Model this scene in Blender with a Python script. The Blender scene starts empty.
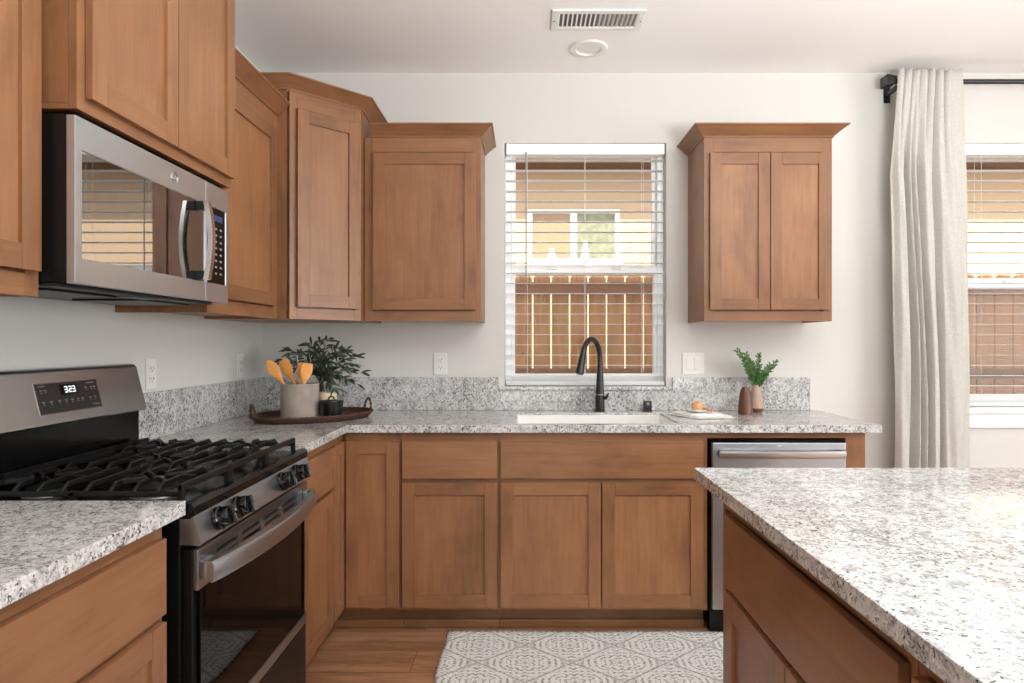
import bpy, bmesh, math, random
from mathutils import Vector, Matrix

random.seed(7)
S = bpy.context.scene
COL = S.collection
PI = math.pi

# ------------------------------------------------------------------ camera
F_PX = 648.0
VPX, EYE = 525.0, 1.295
cam_data = bpy.data.cameras.new('camera')
cam_data.sensor_width = 36.0
cam_data.lens = F_PX / 1024.0 * 36.0
cam_data.shift_x = -(VPX - 512.0) / 1024.0
cam_data.shift_y = 0.5 / 1024.0
cam_data.clip_start = 0.02
cam = bpy.data.objects.new('camera', cam_data)
COL.objects.link(cam)
cam.location = (0, 0, EYE)
cam.rotation_euler = (PI / 2, 0, 0)
S.camera = cam

# ------------------------------------------------------------------ light
S.view_settings.view_transform = 'Standard'
S.view_settings.look = 'None'
S.view_settings.gamma = 1.0
S.view_settings.use_curve_mapping = False
S.view_settings.exposure = 0.08
S.cycles.use_denoising = True
S.cycles.max_bounces = 10
S.cycles.diffuse_bounces = 6
S.cycles.glossy_bounces = 5
S.cycles.transparent_max_bounces = 16
S.cycles.sample_clamp_indirect = 6.0
S.cycles.caustics_reflective = False
S.cycles.caustics_refractive = False

w = bpy.data.worlds.new('sky')
S.world = w
w.use_nodes = True
bg = w.node_tree.nodes['Background']
bg.inputs['Color'].default_value = (0.93, 0.96, 1.0, 1)
bg.inputs['Strength'].default_value = 2.5

sd = bpy.data.lights.new('sun', 'SUN')
sd.energy = 6.5
sd.angle = math.radians(1.0)
sd.color = (1.0, 0.96, 0.92)
sun = bpy.data.objects.new('sun', sd)
COL.objects.link(sun)
sun.rotation_euler = (math.radians(90 - 41), 0, math.radians(-8))   # shines towards +y and down


def area(name, loc, rot, sx, sy, power, color=(1, 1, 1)):
    d = bpy.data.lights.new(name, 'AREA')
    d.shape = 'RECTANGLE'
    d.size, d.size_y = sx, sy
    d.energy = power
    d.color = color
    o = bpy.data.objects.new(name, d)
    COL.objects.link(o)
    o.location = loc
    o.rotation_euler = rot
    return o


# added area lights, as daylight from unseen openings assumed in the room
area('rear_daylight_fill', (1.3, -3.66, 1.3), (PI / 2, 0, 0), 3.4, 2.2, 22, (0.92, 0.965, 1.0))
area('side_daylight_fill', (4.66, 0.3, 1.55), (PI / 2, 0, PI / 2), 2.6, 1.7, 100, (0.92, 0.965, 1.0))
# unseen fill light added over the island, aimed up to brighten the ceiling
area('ceiling_fill', (1.4, 0.25, 1.5), (PI, 0, 0), 1.0, 1.0, 160, (0.93, 0.97, 1.0))

# ------------------------------------------------------------------ key sizes (metres)
XL, XR, YB, YR, ZC = -1.416, 4.6, 3.49, -3.6, 2.744    # room
ZT, TH = 0.930, 0.034                                  # worktop top and thickness
CEX = -0.781                                           # left worktop front edge
CEY = 2.842                                            # back worktop front edge


# ------------------------------------------------------------------ material helpers
def new_mat(name):
    m = bpy.data.materials.new(name)
    m.use_nodes = True
    nt = m.node_tree
    b = nt.nodes['Principled BSDF']
    return m, nt, b


def nd(nt, t, **kw):
    n = nt.nodes.new(t)
    for k, v in kw.items():
        setattr(n, k, v)
    return n


def srgb(r, g, b):
    f = lambda c: (c / 255 / 12.92) if c / 255 <= 0.04045 else ((c / 255 + 0.055) / 1.055) ** 2.4
    return (f(r), f(g), f(b), 1)


def coords(nt, scale=(1, 1, 1), rot=(0, 0, 0), rand=0.0):
    tc = nd(nt, 'ShaderNodeTexCoord')
    mp = nd(nt, 'ShaderNodeMapping')
    mp.inputs['Scale'].default_value = scale
    mp.inputs['Rotation'].default_value = rot
    src = tc.outputs['Object']
    if rand:
        oi = nd(nt, 'ShaderNodeObjectInfo')
        vm = nd(nt, 'ShaderNodeVectorMath', operation='MULTIPLY_ADD')
        cx = nd(nt, 'ShaderNodeCombineXYZ')
        nt.links.new(oi.outputs['Random'], cx.inputs[0])
        nt.links.new(oi.outputs['Random'], cx.inputs[1])
        nt.links.new(oi.outputs['Random'], cx.inputs[2])
        vm.inputs[1].default_value = (rand, rand * 1.7, rand * 0.6)
        nt.links.new(cx.outputs[0], vm.inputs[0])
        nt.links.new(src, vm.inputs[2])
        src = vm.outputs[0]
    nt.links.new(src, mp.inputs[0])
    return mp.outputs[0]


def noise(nt, vec, scale, detail=4, rough=0.55, dist=0.0):
    n = nd(nt, 'ShaderNodeTexNoise')
    n.inputs['Scale'].default_value = scale
    n.inputs['Detail'].default_value = detail
    n.inputs['Roughness'].default_value = rough
    n.inputs['Distortion'].default_value = dist
    nt.links.new(vec, n.inputs['Vector'])
    return n.outputs['Fac']


def ramp(nt, fac, stops, interp='LINEAR'):
    r = nd(nt, 'ShaderNodeValToRGB')
    r.color_ramp.interpolation = interp
    el = r.color_ramp.elements
    el[0].position, el[0].color = stops[0]
    el[1].position, el[1].color = stops[-1]
    for p, c in stops[1:-1]:
        e = el.new(p)
        e.color = c
    nt.links.new(fac, r.inputs[0])
    return r.outputs['Color']


def mix(nt, fac, a, b, mode='MIX'):
    m = nd(nt, 'ShaderNodeMix', data_type='RGBA', blend_type=mode)
    for sock, v in ((m.inputs['Factor'], fac), (m.inputs['A'], a), (m.inputs['B'], b)):
        if hasattr(v, 'is_linked'):
            nt.links.new(v, sock)
        else:
            sock.default_value = v
    return m.outputs['Result']


def maths(nt, op, a, b=None, c=None):
    m = nd(nt, 'ShaderNodeMath', operation=op)
    for i, v in enumerate((a, b, c)):
        if v is None:
            continue
        if hasattr(v, 'is_linked'):
            nt.links.new(v, m.inputs[i])
        else:
            m.inputs[i].default_value = v
    return m.outputs[0]


def bump(nt, b, height, strength, dist=0.002):
    n = nd(nt, 'ShaderNodeBump')
    n.inputs['Strength'].default_value = strength
    n.inputs['Distance'].default_value = dist
    nt.links.new(height, n.inputs['Height'])
    nt.links.new(n.outputs[0], b.inputs['Normal'])


def plain(name, rgb, rough=0.5, metal=0.0, spec=0.5, var=0.0, vscale=30.0, bumpy=0.0):
    m, nt, b = new_mat(name)
    b.inputs['Roughness'].default_value = rough
    b.inputs['Metallic'].default_value = metal
    b.inputs['Specular IOR Level'].default_value = spec
    c = srgb(*rgb)
    if var or bumpy:
        v = coords(nt)
        n = noise(nt, v, vscale, 5)
        if var:
            lo = tuple(x * (1 - var) for x in c[:3]) + (1,)
            hi = tuple(min(1, x * (1 + var)) for x in c[:3]) + (1,)
            nt.links.new(ramp(nt, n, [(0.3, lo), (0.7, hi)]), b.inputs['Base Color'])
        else:
            b.inputs['Base Color'].default_value = c
        if bumpy:
            bump(nt, b, n, bumpy)
    else:
        b.inputs['Base Color'].default_value = c
    return m


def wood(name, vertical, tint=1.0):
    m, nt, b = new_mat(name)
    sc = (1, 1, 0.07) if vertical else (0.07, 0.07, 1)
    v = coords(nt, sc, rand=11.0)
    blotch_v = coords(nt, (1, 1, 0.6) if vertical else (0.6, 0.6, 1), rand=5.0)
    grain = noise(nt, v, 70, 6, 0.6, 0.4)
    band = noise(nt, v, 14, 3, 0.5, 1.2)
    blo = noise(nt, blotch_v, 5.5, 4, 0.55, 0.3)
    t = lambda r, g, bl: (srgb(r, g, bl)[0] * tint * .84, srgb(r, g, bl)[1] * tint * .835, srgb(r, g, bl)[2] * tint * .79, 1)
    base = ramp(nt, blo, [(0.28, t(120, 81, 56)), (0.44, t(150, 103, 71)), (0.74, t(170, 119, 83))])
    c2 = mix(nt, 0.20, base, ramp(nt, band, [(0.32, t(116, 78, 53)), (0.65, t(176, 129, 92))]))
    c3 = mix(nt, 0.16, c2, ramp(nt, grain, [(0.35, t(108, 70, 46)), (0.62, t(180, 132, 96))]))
    oi = nd(nt, 'ShaderNodeObjectInfo')
    hsv = nd(nt, 'ShaderNodeHueSaturation')
    nt.links.new(c3, hsv.inputs['Color'])
    nt.links.new(maths(nt, 'MULTIPLY_ADD', oi.outputs['Random'], 0.14, 0.93), hsv.inputs['Value'])
    nt.links.new(hsv.outputs[0], b.inputs['Base Color'])
    b.inputs['Roughness'].default_value = 0.36
    b.inputs['Specular IOR Level'].default_value = 0.45
    bump(nt, b, grain, 0.05, 0.001)
    return m


def granite_mat():
    m, nt, b = new_mat('granite')
    v0 = coords(nt)
    W = lambda x: (x, x, x, 1)
    big = noise(nt, v0, 7, 3, 0.6)
    cloud = noise(nt, v0, 30, 4, 0.65)
    base = ramp(nt, cloud, [(0.32, srgb(160, 159, 158)), (0.48, srgb(196, 195, 193)), (0.68, srgb(214, 213, 211))])
    dens = maths(nt, 'MULTIPLY_ADD', big, 0.24, -0.12)
    mid = ramp(nt, maths(nt, 'ADD', noise(nt, v0, 75, 3, 0.6, 0.3), dens), [(0.52, W(0)), (0.60, W(.72))])
    dark = ramp(nt, maths(nt, 'ADD', noise(nt, v0, 118, 2, 0.55, 0.4), dens), [(0.605, W(0)), (0.645, W(.92))])
    fine = ramp(nt, maths(nt, 'ADD', noise(nt, v0, 260, 2, 0.5), dens), [(0.60, W(0)), (0.65, W(.7))])
    lite = ramp(nt, noise(nt, v0, 95, 3, 0.6), [(0.55, W(0)), (0.66, W(.8))])
    c = mix(nt, lite, base, srgb(232, 231, 229))
    c = mix(nt, mid, c, srgb(136, 135, 134))
    c = mix(nt, fine, c, srgb(92, 91, 90))
    c = mix(nt, dark, c, srgb(58, 57, 57))
    nt.links.new(c, b.inputs['Base Color'])
    b.inputs['Roughness'].default_value = 0.07
    b.inputs['Specular IOR Level'].default_value = 0.55
    return m


def steel_mat(name, axis, col=(202, 209, 216), rough=0.34):
    m, nt, b = new_mat(name)
    sc = {'x': (0.6, 60, 60), 'y': (60, 0.6, 60), 'z': (60, 60, 0.6)}[axis]
    n = noise(nt, coords(nt, sc), 8, 4, 0.6)
    c = srgb(*col)
    lo = tuple(x * 0.97 for x in c[:3]) + (1,)
    nt.links.new(ramp(nt, n, [(0.3, lo), (0.7, c)]), b.inputs['Base Color'])
    b.inputs['Metallic'].default_value = 1.0
    nt.links.new(maths(nt, 'MULTIPLY_ADD', n, 0.08, rough - 0.04), b.inputs['Roughness'])
    return m


def floor_mat():
    m, nt, b = new_mat('plank_floor')
    v = coords(nt)
    br = nd(nt, 'ShaderNodeTexBrick')
    br.offset = 0.37
    br.inputs['Scale'].default_value = 1.0
    br.inputs['Brick Width'].default_value = 1.22
    br.inputs['Row Height'].default_value = 0.18
    br.inputs['Mortar Size'].default_value = 0.0012
    br.inputs['Mortar Smooth'].default_value = 0.1
    br.inputs['Color1'].default_value = (0, 0, 0, 1)
    br.inputs['Color2'].default_value = (1, 1, 1, 1)
    br.inputs['Mortar'].default_value = (0.5, 0.5, 0.5, 1)
    nt.links.new(v, br.inputs['Vector'])
    sv = coords(nt, (0.12, 1, 1))
    off = nd(nt, 'ShaderNodeVectorMath', operation='MULTIPLY_ADD')
    nt.links.new(br.outputs['Color'], off.inputs[0])
    off.inputs[1].default_value = (3, 5, 9)
    nt.links.new(sv, off.inputs[2])
    g = noise(nt, off.outputs[0], 34, 6, 0.62, 0.8)
    g2 = noise(nt, off.outputs[0], 8, 3, 0.5, 0.6)
    c = ramp(nt, g2, [(0.3, srgb(110, 74, 52)), (0.5, srgb(152, 108, 78)), (0.72, srgb(176, 132, 100))])
    c = mix(nt, 0.4, c, ramp(nt, g, [(0.32, srgb(92, 60, 42)), (0.62, srgb(182, 138, 104))]))
    c = mix(nt, br.outputs['Fac'], c, srgb(60, 36, 24))
    nt.links.new(c, b.inputs['Base Color'])
    b.inputs['Roughness'].default_value = 0.33
    return m


def rug_mat():
    m, nt, b = new_mat('damask_rug')
    v = coords(nt)
    sp = nd(nt, 'ShaderNodeSeparateXYZ')
    nt.links.new(v, sp.inputs[0])
    P, Q = 0.38, 0.30
    def tri(x, p):
        q = maths(nt, 'DIVIDE', x, p)
        f = maths(nt, 'FRACT', q)
        return maths(nt, 'ABSOLUTE', maths(nt, 'SUBTRACT', f, 0.5))     # 0..0.5 mirrored
    u, t = tri(sp.outputs[0], P), tri(sp.outputs[1], Q)
    # diamond lattice folded on itself, so each cell carries the same ornament
    d = maths(nt, 'ADD', u, t)
    dd = maths(nt, 'ABSOLUTE', maths(nt, 'SUBTRACT', d, 0.5))
    inner = maths(nt, 'GREATER_THAN', d, 0.5)
    u2 = maths(nt, 'MULTIPLY_ADD', inner, maths(nt, 'SUBTRACT', 0.5, maths(nt, 'MULTIPLY', u, 2.0)), u)
    t2 = maths(nt, 'MULTIPLY_ADD', inner, maths(nt, 'SUBTRACT', 0.5, maths(nt, 'MULTIPLY', t, 2.0)), t)
    cx = nd(nt, 'ShaderNodeCombineXYZ')
    nt.links.new(u2, cx.inputs[0])
    nt.links.new(t2, cx.inputs[1])
    rr = maths(nt, 'SQRT', maths(nt, 'ADD', maths(nt, 'MULTIPLY', u2, u2), maths(nt, 'MULTIPLY', t2, t2)))
    th = maths(nt, 'ARCTAN2', t2, u2)
    n1 = noise(nt, cx.outputs[0], 9, 2, 0.5, 0.6)
    petal = maths(nt, 'MULTIPLY', maths(nt, 'SINE', maths(nt, 'MULTIPLY', th, 8.0)), 1.7)
    ph = maths(nt, 'ADD', maths(nt, 'MULTIPLY_ADD', rr, 76.0, petal), maths(nt, 'MULTIPLY', n1, 14.0))
    f1 = maths(nt, 'SINE', ph)
    f2 = maths(nt, 'SINE', maths(nt, 'MULTIPLY_ADD', u2, 100.0, maths(nt, 'MULTIPLY', maths(nt, 'SINE', maths(nt, 'MULTIPLY', t2, 84.0)), 1.5)))
    orn = maths(nt, 'GREATER_THAN', maths(nt, 'ADD', f1, maths(nt, 'MULTIPLY', f2, 0.6)), 0.40)
    lat = maths(nt, 'LESS_THAN', dd, 0.018)
    lat_in = maths(nt, 'MULTIPLY', maths(nt, 'LESS_THAN', dd, 0.085), maths(nt, 'GREATER_THAN', dd, 0.018))
    orn = maths(nt, 'MULTIPLY', orn, maths(nt, 'SUBTRACT', 1.0, maths(nt, 'MULTIPLY', lat_in, 0.35)))
    pat = maths(nt, 'MAXIMUM', orn, lat)
    wv = noise(nt, v, 260, 3, 0.7)
    wear = noise(nt, v, 90, 3, 0.7)
    keep = ramp(nt, wear, [(0.36, (0.35, 0.35, 0.35, 1)), (0.55, (1, 1, 1, 1))])
    base = ramp(nt, wv, [(0.3, srgb(206, 205, 202)), (0.7, srgb(242, 241, 239))])
    inkc = ramp(nt, wv, [(0.3, srgb(118, 116, 113)), (0.75, srgb(172, 170, 167))])
    nt.links.new(mix(nt, maths(nt, 'MULTIPLY', pat, keep), base, inkc), b.inputs['Base Color'])
    b.inputs['Roughness'].default_value = 0.95
    b.inputs['Specular IOR Level'].default_value = 0.1
    bump(nt, b, wv, 0.4, 0.002)
    return m


def linen_mat():
    m, nt, b = new_mat('linen')
    n = noise(nt, coords(nt, (6, 6, 1)), 60, 5, 0.7)
    n2 = noise(nt, coords(nt, (1, 1, 8)), 60, 5, 0.7)
    f = maths(nt, 'MULTIPLY', maths(nt, 'ADD', n, n2), 0.5)
    nt.links.new(ramp(nt, f, [(0.35, srgb(174, 172, 164)), (0.65, srgb(206, 204, 197))]), b.inputs['Base Color'])
    b.inputs['Roughness'].default_value = 0.9
    b.inputs['Specular IOR Level'].default_value = 0.15
    bump(nt, b, f, 0.25, 0.001)
    return m


def glass_pane_mat(name, tint=(1, 1, 1, 1), refl=0.05):
    m = bpy.data.materials.new(name)
    m.use_nodes = True
    nt = m.node_tree
    nt.nodes.remove(nt.nodes['Principled BSDF'])
    tr = nd(nt, 'ShaderNodeBsdfTransparent')
    tr.inputs[0].default_value = tint
    gl = nd(nt, 'ShaderNodeBsdfGlossy')
    gl.inputs['Roughness'].default_value = 0.01
    fr = nd(nt, 'ShaderNodeFresnel')
    fr.inputs[0].default_value = 1.2
    mx = nd(nt, 'ShaderNodeMixShader')
    nt.links.new(fr.outputs[0], mx.inputs[0])
    nt.links.new(tr.outputs[0], mx.inputs[1])
    nt.links.new(gl.outputs[0], mx.inputs[2])
    nt.links.new(mx.outputs[0], nt.nodes['Material Output'].inputs[0])
    return m


def fence_mat():
    m, nt, b = new_mat('cedar_fence')
    v = coords(nt, (1, 1, 0.08))
    g = noise(nt, v, 40, 5, 0.6, 0.6)
    board = nd(nt, 'ShaderNodeTexVoronoi')
    board.inputs['Scale'].default_value = 5.0
    nt.links.new(coords(nt, (1, 0.02, 0.02)), board.inputs['Vector'])
    kv = nd(nt, 'ShaderNodeTexVoronoi')
    kv.inputs['Scale'].default_value = 4.2
    nt.links.new(coords(nt, (1, 1, 0.75)), kv.inputs['Vector'])
    knot = ramp(nt, kv.outputs['Distance'], [(0.045, (1, 1, 1, 1)), (0.10, (0, 0, 0, 1))])
    c = ramp(nt, g, [(0.3, srgb(132, 92, 54)), (0.7, srgb(188, 140, 90))])
    c = mix(nt, maths(nt, 'MULTIPLY', knot, 0.75), c, srgb(92, 56, 32))
    nt.links.new(c, b.inputs['Base Color'])
    b.inputs['Roughness'].default_value = 0.8
    return m


def emit(name, rgb, s):
    m, nt, b = new_mat(name)
    b.inputs['Base Color'].default_value = (0, 0, 0, 1)
    b.inputs['Emission Color'].default_value = srgb(*rgb)
    b.inputs['Emission Strength'].default_value = s
    return m


WV, WH = wood('wood_vertical_grain', True, 0.94), wood('wood_horizontal_grain', False, 0.94)
WVP = wood('wood_panel', True, 1.04)
WIN = plain('cabinet_interior', (70, 46, 32), 0.7)
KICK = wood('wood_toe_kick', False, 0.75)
GRAN = granite_mat()
STEEL_Y, STEEL_X, STEEL_Z = steel_mat('steel_y', 'y'), steel_mat('steel_x', 'x'), steel_mat('steel_z', 'z')
CHROME = plain('chrome', (205, 204, 202), 0.16, 1.0)
BLACK_GLOSS = plain('black_gloss', (9, 9, 10), 0.08)
BLACK_GLASS = plain('black_glass', (5, 5, 6), 0.03, spec=0.17)
MW_GLASS = plain('mirrored_black_glass', (8, 8, 9), 0.02, spec=1.0)
MW_GLASS.node_tree.nodes['Principled BSDF'].inputs['IOR'].default_value = 2.5
BLACK_SATIN = plain('black_satin', (12, 12, 12), 0.38, spec=0.35)
ENAMEL = plain('black_enamel', (9, 9, 9), 0.22, spec=0.32)
IRON = plain('cast_iron', (16, 16, 16), 0.42, spec=0.35, var=0.3, vscale=300, bumpy=0.1)
MATTE_BLACK = plain('matte_black', (26, 26, 27), 0.36)
DARK_GREY = plain('dark_grey_metal', (62, 62, 62), 0.4, 0.6)
GREY_METAL = plain('grey_metal', (120, 119, 117), 0.42, 0.8)
WALL = plain('wall_paint', (214, 212, 207), 0.85, spec=0.2, bumpy=0.02, vscale=160)
CEIL = plain('ceiling_paint', (245, 244, 242), 0.9, spec=0.15, bumpy=0.02, vscale=160)
WHITE = plain('white_vinyl', (250, 250, 250), 0.35)
WHITE_SLAT = plain('white_slat', (250, 250, 249), 0.45)
_nt = WHITE_SLAT.node_tree
_tl = nd(_nt, 'ShaderNodeBsdfTranslucent')
_tl.inputs[0].default_value = (0.9, 0.9, 0.88, 1)
_mx = nd(_nt, 'ShaderNodeMixShader')
_mx.inputs[0].default_value = 0.4
_nt.links.new(_nt.nodes['Principled BSDF'].outputs[0], _mx.inputs[1])
_nt.links.new(_tl.outputs[0], _mx.inputs[2])
_nt.links.new(_mx.outputs[0], _nt.nodes['Material Output'].inputs[0])
WHITE_PLASTIC = plain('white_plastic', (228, 227, 222), 0.35)
SLOT = plain('dark_slot', (40, 39, 38), 0.6)
SINKW = plain('white_sink', (240, 239, 236), 0.2)
FLOOR, RUG, LINEN = floor_mat(), rug_mat(), linen_mat()
GLASS = glass_pane_mat('window_glass')
VASE_GLASS = glass_pane_mat('vase_glass', (0.72, 0.75, 0.74, 1))
STUCCO = plain('tan_stucco', (214, 188, 156), 0.95, spec=0.1, var=0.05, vscale=60)
FASCIA = plain('cream_fascia', (232, 222, 204), 0.8)
ROOF = plain('grey_roof', (150, 146, 140), 0.9)
GROUND = plain('gravel', (168, 156, 138), 0.95, var=0.15, vscale=20)
FENCE = fence_mat()
RAIL = plain('dark_fence_rail', (122, 82, 50), 0.8, var=0.12, vscale=12)
GREYGREEN = plain('green_curtained_glass', (138, 142, 112), 0.4, var=0.25, vscale=14)
TANGLASS = plain('tan_shaded_glass', (166, 138, 106), 0.4, var=0.06, vscale=10)
STONEWARE = plain('stoneware', (158, 146, 134), 0.85, var=0.16, vscale=18, bumpy=0.15)
BAMBOO = plain('bamboo', (222, 152, 74), 0.5, var=0.12, vscale=40)
OLIVE = plain('olive_leaf', (52, 66, 46), 0.5, var=0.35, vscale=25)
OLIVE_STEM = plain('olive_stem', (74, 64, 50), 0.7)
FERN = plain('fern_leaf', (76, 112, 56), 0.5, var=0.35, vscale=40)
WICKER = plain('wicker', (74, 48, 36), 0.6, var=0.45, vscale=140, bumpy=0.8)
CREAM = plain('cream_wax', (226, 208, 176), 0.5)
POT_BLACK = plain('black_pot', (20, 20, 22), 0.3, var=0.2, vscale=60)
WALNUT = plain('walnut_turned', (96, 56, 38), 0.35, var=0.3, vscale=22)
BEIGE_CER = plain('beige_ceramic', (176, 148, 130), 0.6, var=0.1, vscale=30)
TERRA = plain('brown_glaze', (112, 70, 52), 0.4)
COTTON = plain('white_cotton', (238, 237, 233), 0.95, spec=0.1, bumpy=0.3, vscale=250)
BRISTLE = plain('tan_bristle', (214, 164, 116), 0.8, var=0.25, vscale=200, bumpy=0.6)
PINKWOOD = plain('pale_wood', (196, 140, 108), 0.5)
DISH = plain('white_dish', (232, 231, 227), 0.25)
BRASS = plain('brass_ring', (196, 168, 112), 0.3, 1.0)
DISPLAY = emit('display_digits', (235, 240, 245), 1.6)
ICON = plain('panel_print', (128, 128, 128), 0.5)
BLUE_LED = emit('blue_display', (70, 90, 150), 0.5)
WHITE_BADGE = plain('white_badge', (236, 236, 236), 0.3)


# ------------------------------------------------------------------ mesh builder
class MB:
    def __init__(self, T=None):
        self.bm = bmesh.new()
        self.T = T

    def v(self, co):
        return self.bm.verts.new(self.T(*co) if self.T else co)

    def face(self, vs, mat=0):
        try:
            f = self.bm.faces.new(vs)
            f.material_index = mat
            return f
        except ValueError:
            return None

    def hexa(self, c, mat=0, bev=0.0, seg=2):
        """c: 8 corners, bottom loop 0-3 then top loop 4-7"""
        vs = [self.v(p) for p in c]
        fs = [self.face([vs[i] for i in q], mat) for q in
              ((3, 2, 1, 0), (4, 5, 6, 7), (0, 1, 5, 4), (1, 2, 6, 5), (2, 3, 7, 6), (3, 0, 4, 7))]
        if bev > 0:
            es = list({e for f in fs for e in f.edges})
            bmesh.ops.bevel(self.bm, geom=es, offset=bev, offset_type='OFFSET', segments=seg,
                            profile=0.5, affect='EDGES', clamp_overlap=True, material=-1)
        return self

    def box(self, x0, x1, y0, y1, z0, z1, mat=0, bev=0.0, seg=2):
        return self.hexa([(x0, y0, z0), (x1, y0, z0), (x1, y1, z0), (x0, y1, z0),
                          (x0, y0, z1), (x1, y0, z1), (x1, y1, z1), (x0, y1, z1)], mat, bev, seg)

    def cbox(self, cx, cy, cz, sx, sy, sz, mat=0, bev=0.0):
        return self.box(cx - sx / 2, cx + sx / 2, cy - sy / 2, cy + sy / 2, cz - sz / 2, cz + sz / 2, mat, bev)

    def rings(self, rings, mat=0, cap0=True, cap1=True, closed=True):
        R = [[self.v(p) for p in r] for r in rings]
        for a, b in zip(R[:-1], R[1:]):
            n = len(a)
            for i in range(n if closed else n - 1):
                j = (i + 1) % n
                self.face([a[i], a[j], b[j], b[i]], mat)
        if cap0:
            self.face(list(reversed(R[0])), mat)
        if cap1:
            self.face(R[-1], mat)
        return self

    def lathe(self, prof, c=(0, 0, 0), seg=32, mat=0, axis='z', cap0=True, cap1=True, sx=1.0, sy=1.0):
        rs = []
        for r, h in prof:
            ring = []
            for i in range(seg):
                a = 2 * PI * i / seg
                p, q = r * math.cos(a) * sx, r * math.sin(a) * sy
                if axis == 'z':
                    ring.append((c[0] + p, c[1] + q, c[2] + h))
                elif axis == 'x':
                    ring.append((c[0] + h, c[1] + p, c[2] + q))
                else:
                    ring.append((c[0] + p, c[1] + h, c[2] + q))
            rs.append(ring)
        return self.rings(rs, mat, cap0, cap1)

    def tube(self, pts, r, seg=8, mat=0, cap=True, flat=None):
        pts = [Vector(p) for p in pts]
        n = len(pts)
        rad = r if isinstance(r, (list, tuple)) else [r] * n
        up = None
        rings = []
        for i, p in enumerate(pts):
            t = (pts[min(i + 1, n - 1)] - pts[max(i - 1, 0)]).normalized()
            if up is None:
                a = Vector((0, 0, 1)) if abs(t.z) < 0.9 else Vector((1, 0, 0))
                up = (a - t * a.dot(t)).normalized()
            else:
                up = (up - t * up.dot(t)).normalized()
            s = t.cross(up)
            fl = flat if flat else 1.0
            rings.append([tuple(p + (up * math.cos(2 * PI * k / seg) * fl + s * math.sin(2 * PI * k / seg)) * rad[i])
                          for k in range(seg)])
        return self.rings(rings, mat, cap, cap)

    def bar(self, a, b, wd, ht, mat=0, bev=0.0):
        """rectangular bar from a to b (centre of its top edge), width wd, height ht"""
        a, b = Vector(a), Vector(b)
        t = (b - a)
        h = Vector((t.x, t.y, 0)).normalized()
        s = Vector((-h.y, h.x, 0)) * wd / 2
        d = Vector((0, 0, -ht))
        c = [a - s + d, b - s + d, b + s + d, a + s + d, a - s, b - s, b + s, a + s]
        return self.hexa([tuple(x) for x in c], mat, bev, 1)

    def grid(self, fn, nu, nv, mat=0):
        G = [[self.v(fn(i / nu, j / nv)) for i in range(nu + 1)] for j in range(nv + 1)]
        for j in range(nv):
            for i in range(nu):
                self.face([G[j][i], G[j][i + 1], G[j + 1][i + 1], G[j + 1][i]], mat)
        return self

    def prism(self, poly, d0, d1, fn, mat=0):
        """poly: 2-D points; fn(a, b, d) -> 3-D"""
        A = [self.v(fn(a, b, d0)) for a, b in poly]
        B = [self.v(fn(a, b, d1)) for a, b in poly]
        n = len(poly)
        for i in range(n):
            j = (i + 1) % n
            self.face([A[i], A[j], B[j], B[i]], mat)
        self.face(list(reversed(A)), mat)
        self.face(B, mat)
        return self

    def slab(self, us, vs, filled, d0, d1, fn, mat=0, bev=0.0):
        """one continuous slab over the grid cells for which filled(uc, vc) is true"""
        nu, nv = len(us) - 1, len(vs) - 1
        on = [[filled((us[i] + us[i + 1]) / 2, (vs[j] + vs[j + 1]) / 2) for i in range(nu)] for j in range(nv)]
        V = {}
        def g(i, j, d):
            if (i, j, d) not in V:
                V[(i, j, d)] = self.v(fn(us[i], vs[j], (d0, d1)[d]))
            return V[(i, j, d)]
        def isn(i, j):
            return 0 <= i < nu and 0 <= j < nv and on[j][i]
        for j in range(nv):
            for i in range(nu):
                if not on[j][i]:
                    continue
                q = [(i, j), (i + 1, j), (i + 1, j + 1), (i, j + 1)]
                self.face([g(a, b, 0) for a, b in q], mat)
                self.face([g(a, b, 1) for a, b in q], mat)
                for (di, dj, e) in ((0, -1, (0, 1)), (1, 0, (1, 2)), (0, 1, (2, 3)), (-1, 0, (3, 0))):
                    if not isn(i + di, j + dj):
                        p, r = q[e[0]], q[e[1]]
                        self.face([g(*p, 0), g(*r, 0), g(*r, 1), g(*p, 1)], mat)
        if bev:
            bmesh.ops.recalc_face_normals(self.bm, faces=self.bm.faces[:])
            es = [e for e in self.bm.edges if len(e.link_faces) == 2 and e.calc_face_angle(0) > 0.8]
            bmesh.ops.bevel(self.bm, geom=es, offset=bev, offset_type='OFFSET', segments=2, profile=0.5,
                            affect='EDGES', clamp_overlap=True, material=-1)
        return self

    def sweep_plan(self, path, prof, normals_left=True, mat=0):
        """sweep a (out, z) profile along plan points with mitred corners; out is to the right of travel"""
        P = [Vector(p) for p in path]
        n = len(P)
        rings = []
        for i in range(n):
            d0 = (P[i] - P[i - 1]).normalized() if i > 0 else None
            d1 = (P[i + 1] - P[i]).normalized() if i < n - 1 else None
            n0 = Vector((d0.y, -d0.x)) if d0 else None
            n1 = Vector((d1.y, -d1.x)) if d1 else None
            if n0 is None:
                m = n1
            elif n1 is None:
                m = n0
            else:
                m = (n0 + n1).normalized()
                m = m / max(0.2, m.dot(n0))
            rings.append([(P[i].x + m.x * o, P[i].y + m.y * o, z) for o, z in prof])
        return self.rings(rings, mat)


ORIGIN = {}


def prop(o, label=None, cat=None, group=None, kind=None):
    if label: o['label'] = label
    if cat: o['category'] = cat
    if group: o['group'] = group
    if kind: o['kind'] = kind
    return o


def root(name, loc, label=None, cat=None, group=None, kind=None):
    o = bpy.data.objects.new(name, None)
    o.empty_display_size = 0.05
    COL.objects.link(o)
    o.location = loc
    ORIGIN[o] = Vector(loc)
    return prop(o, label, cat, group, kind)


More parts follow.
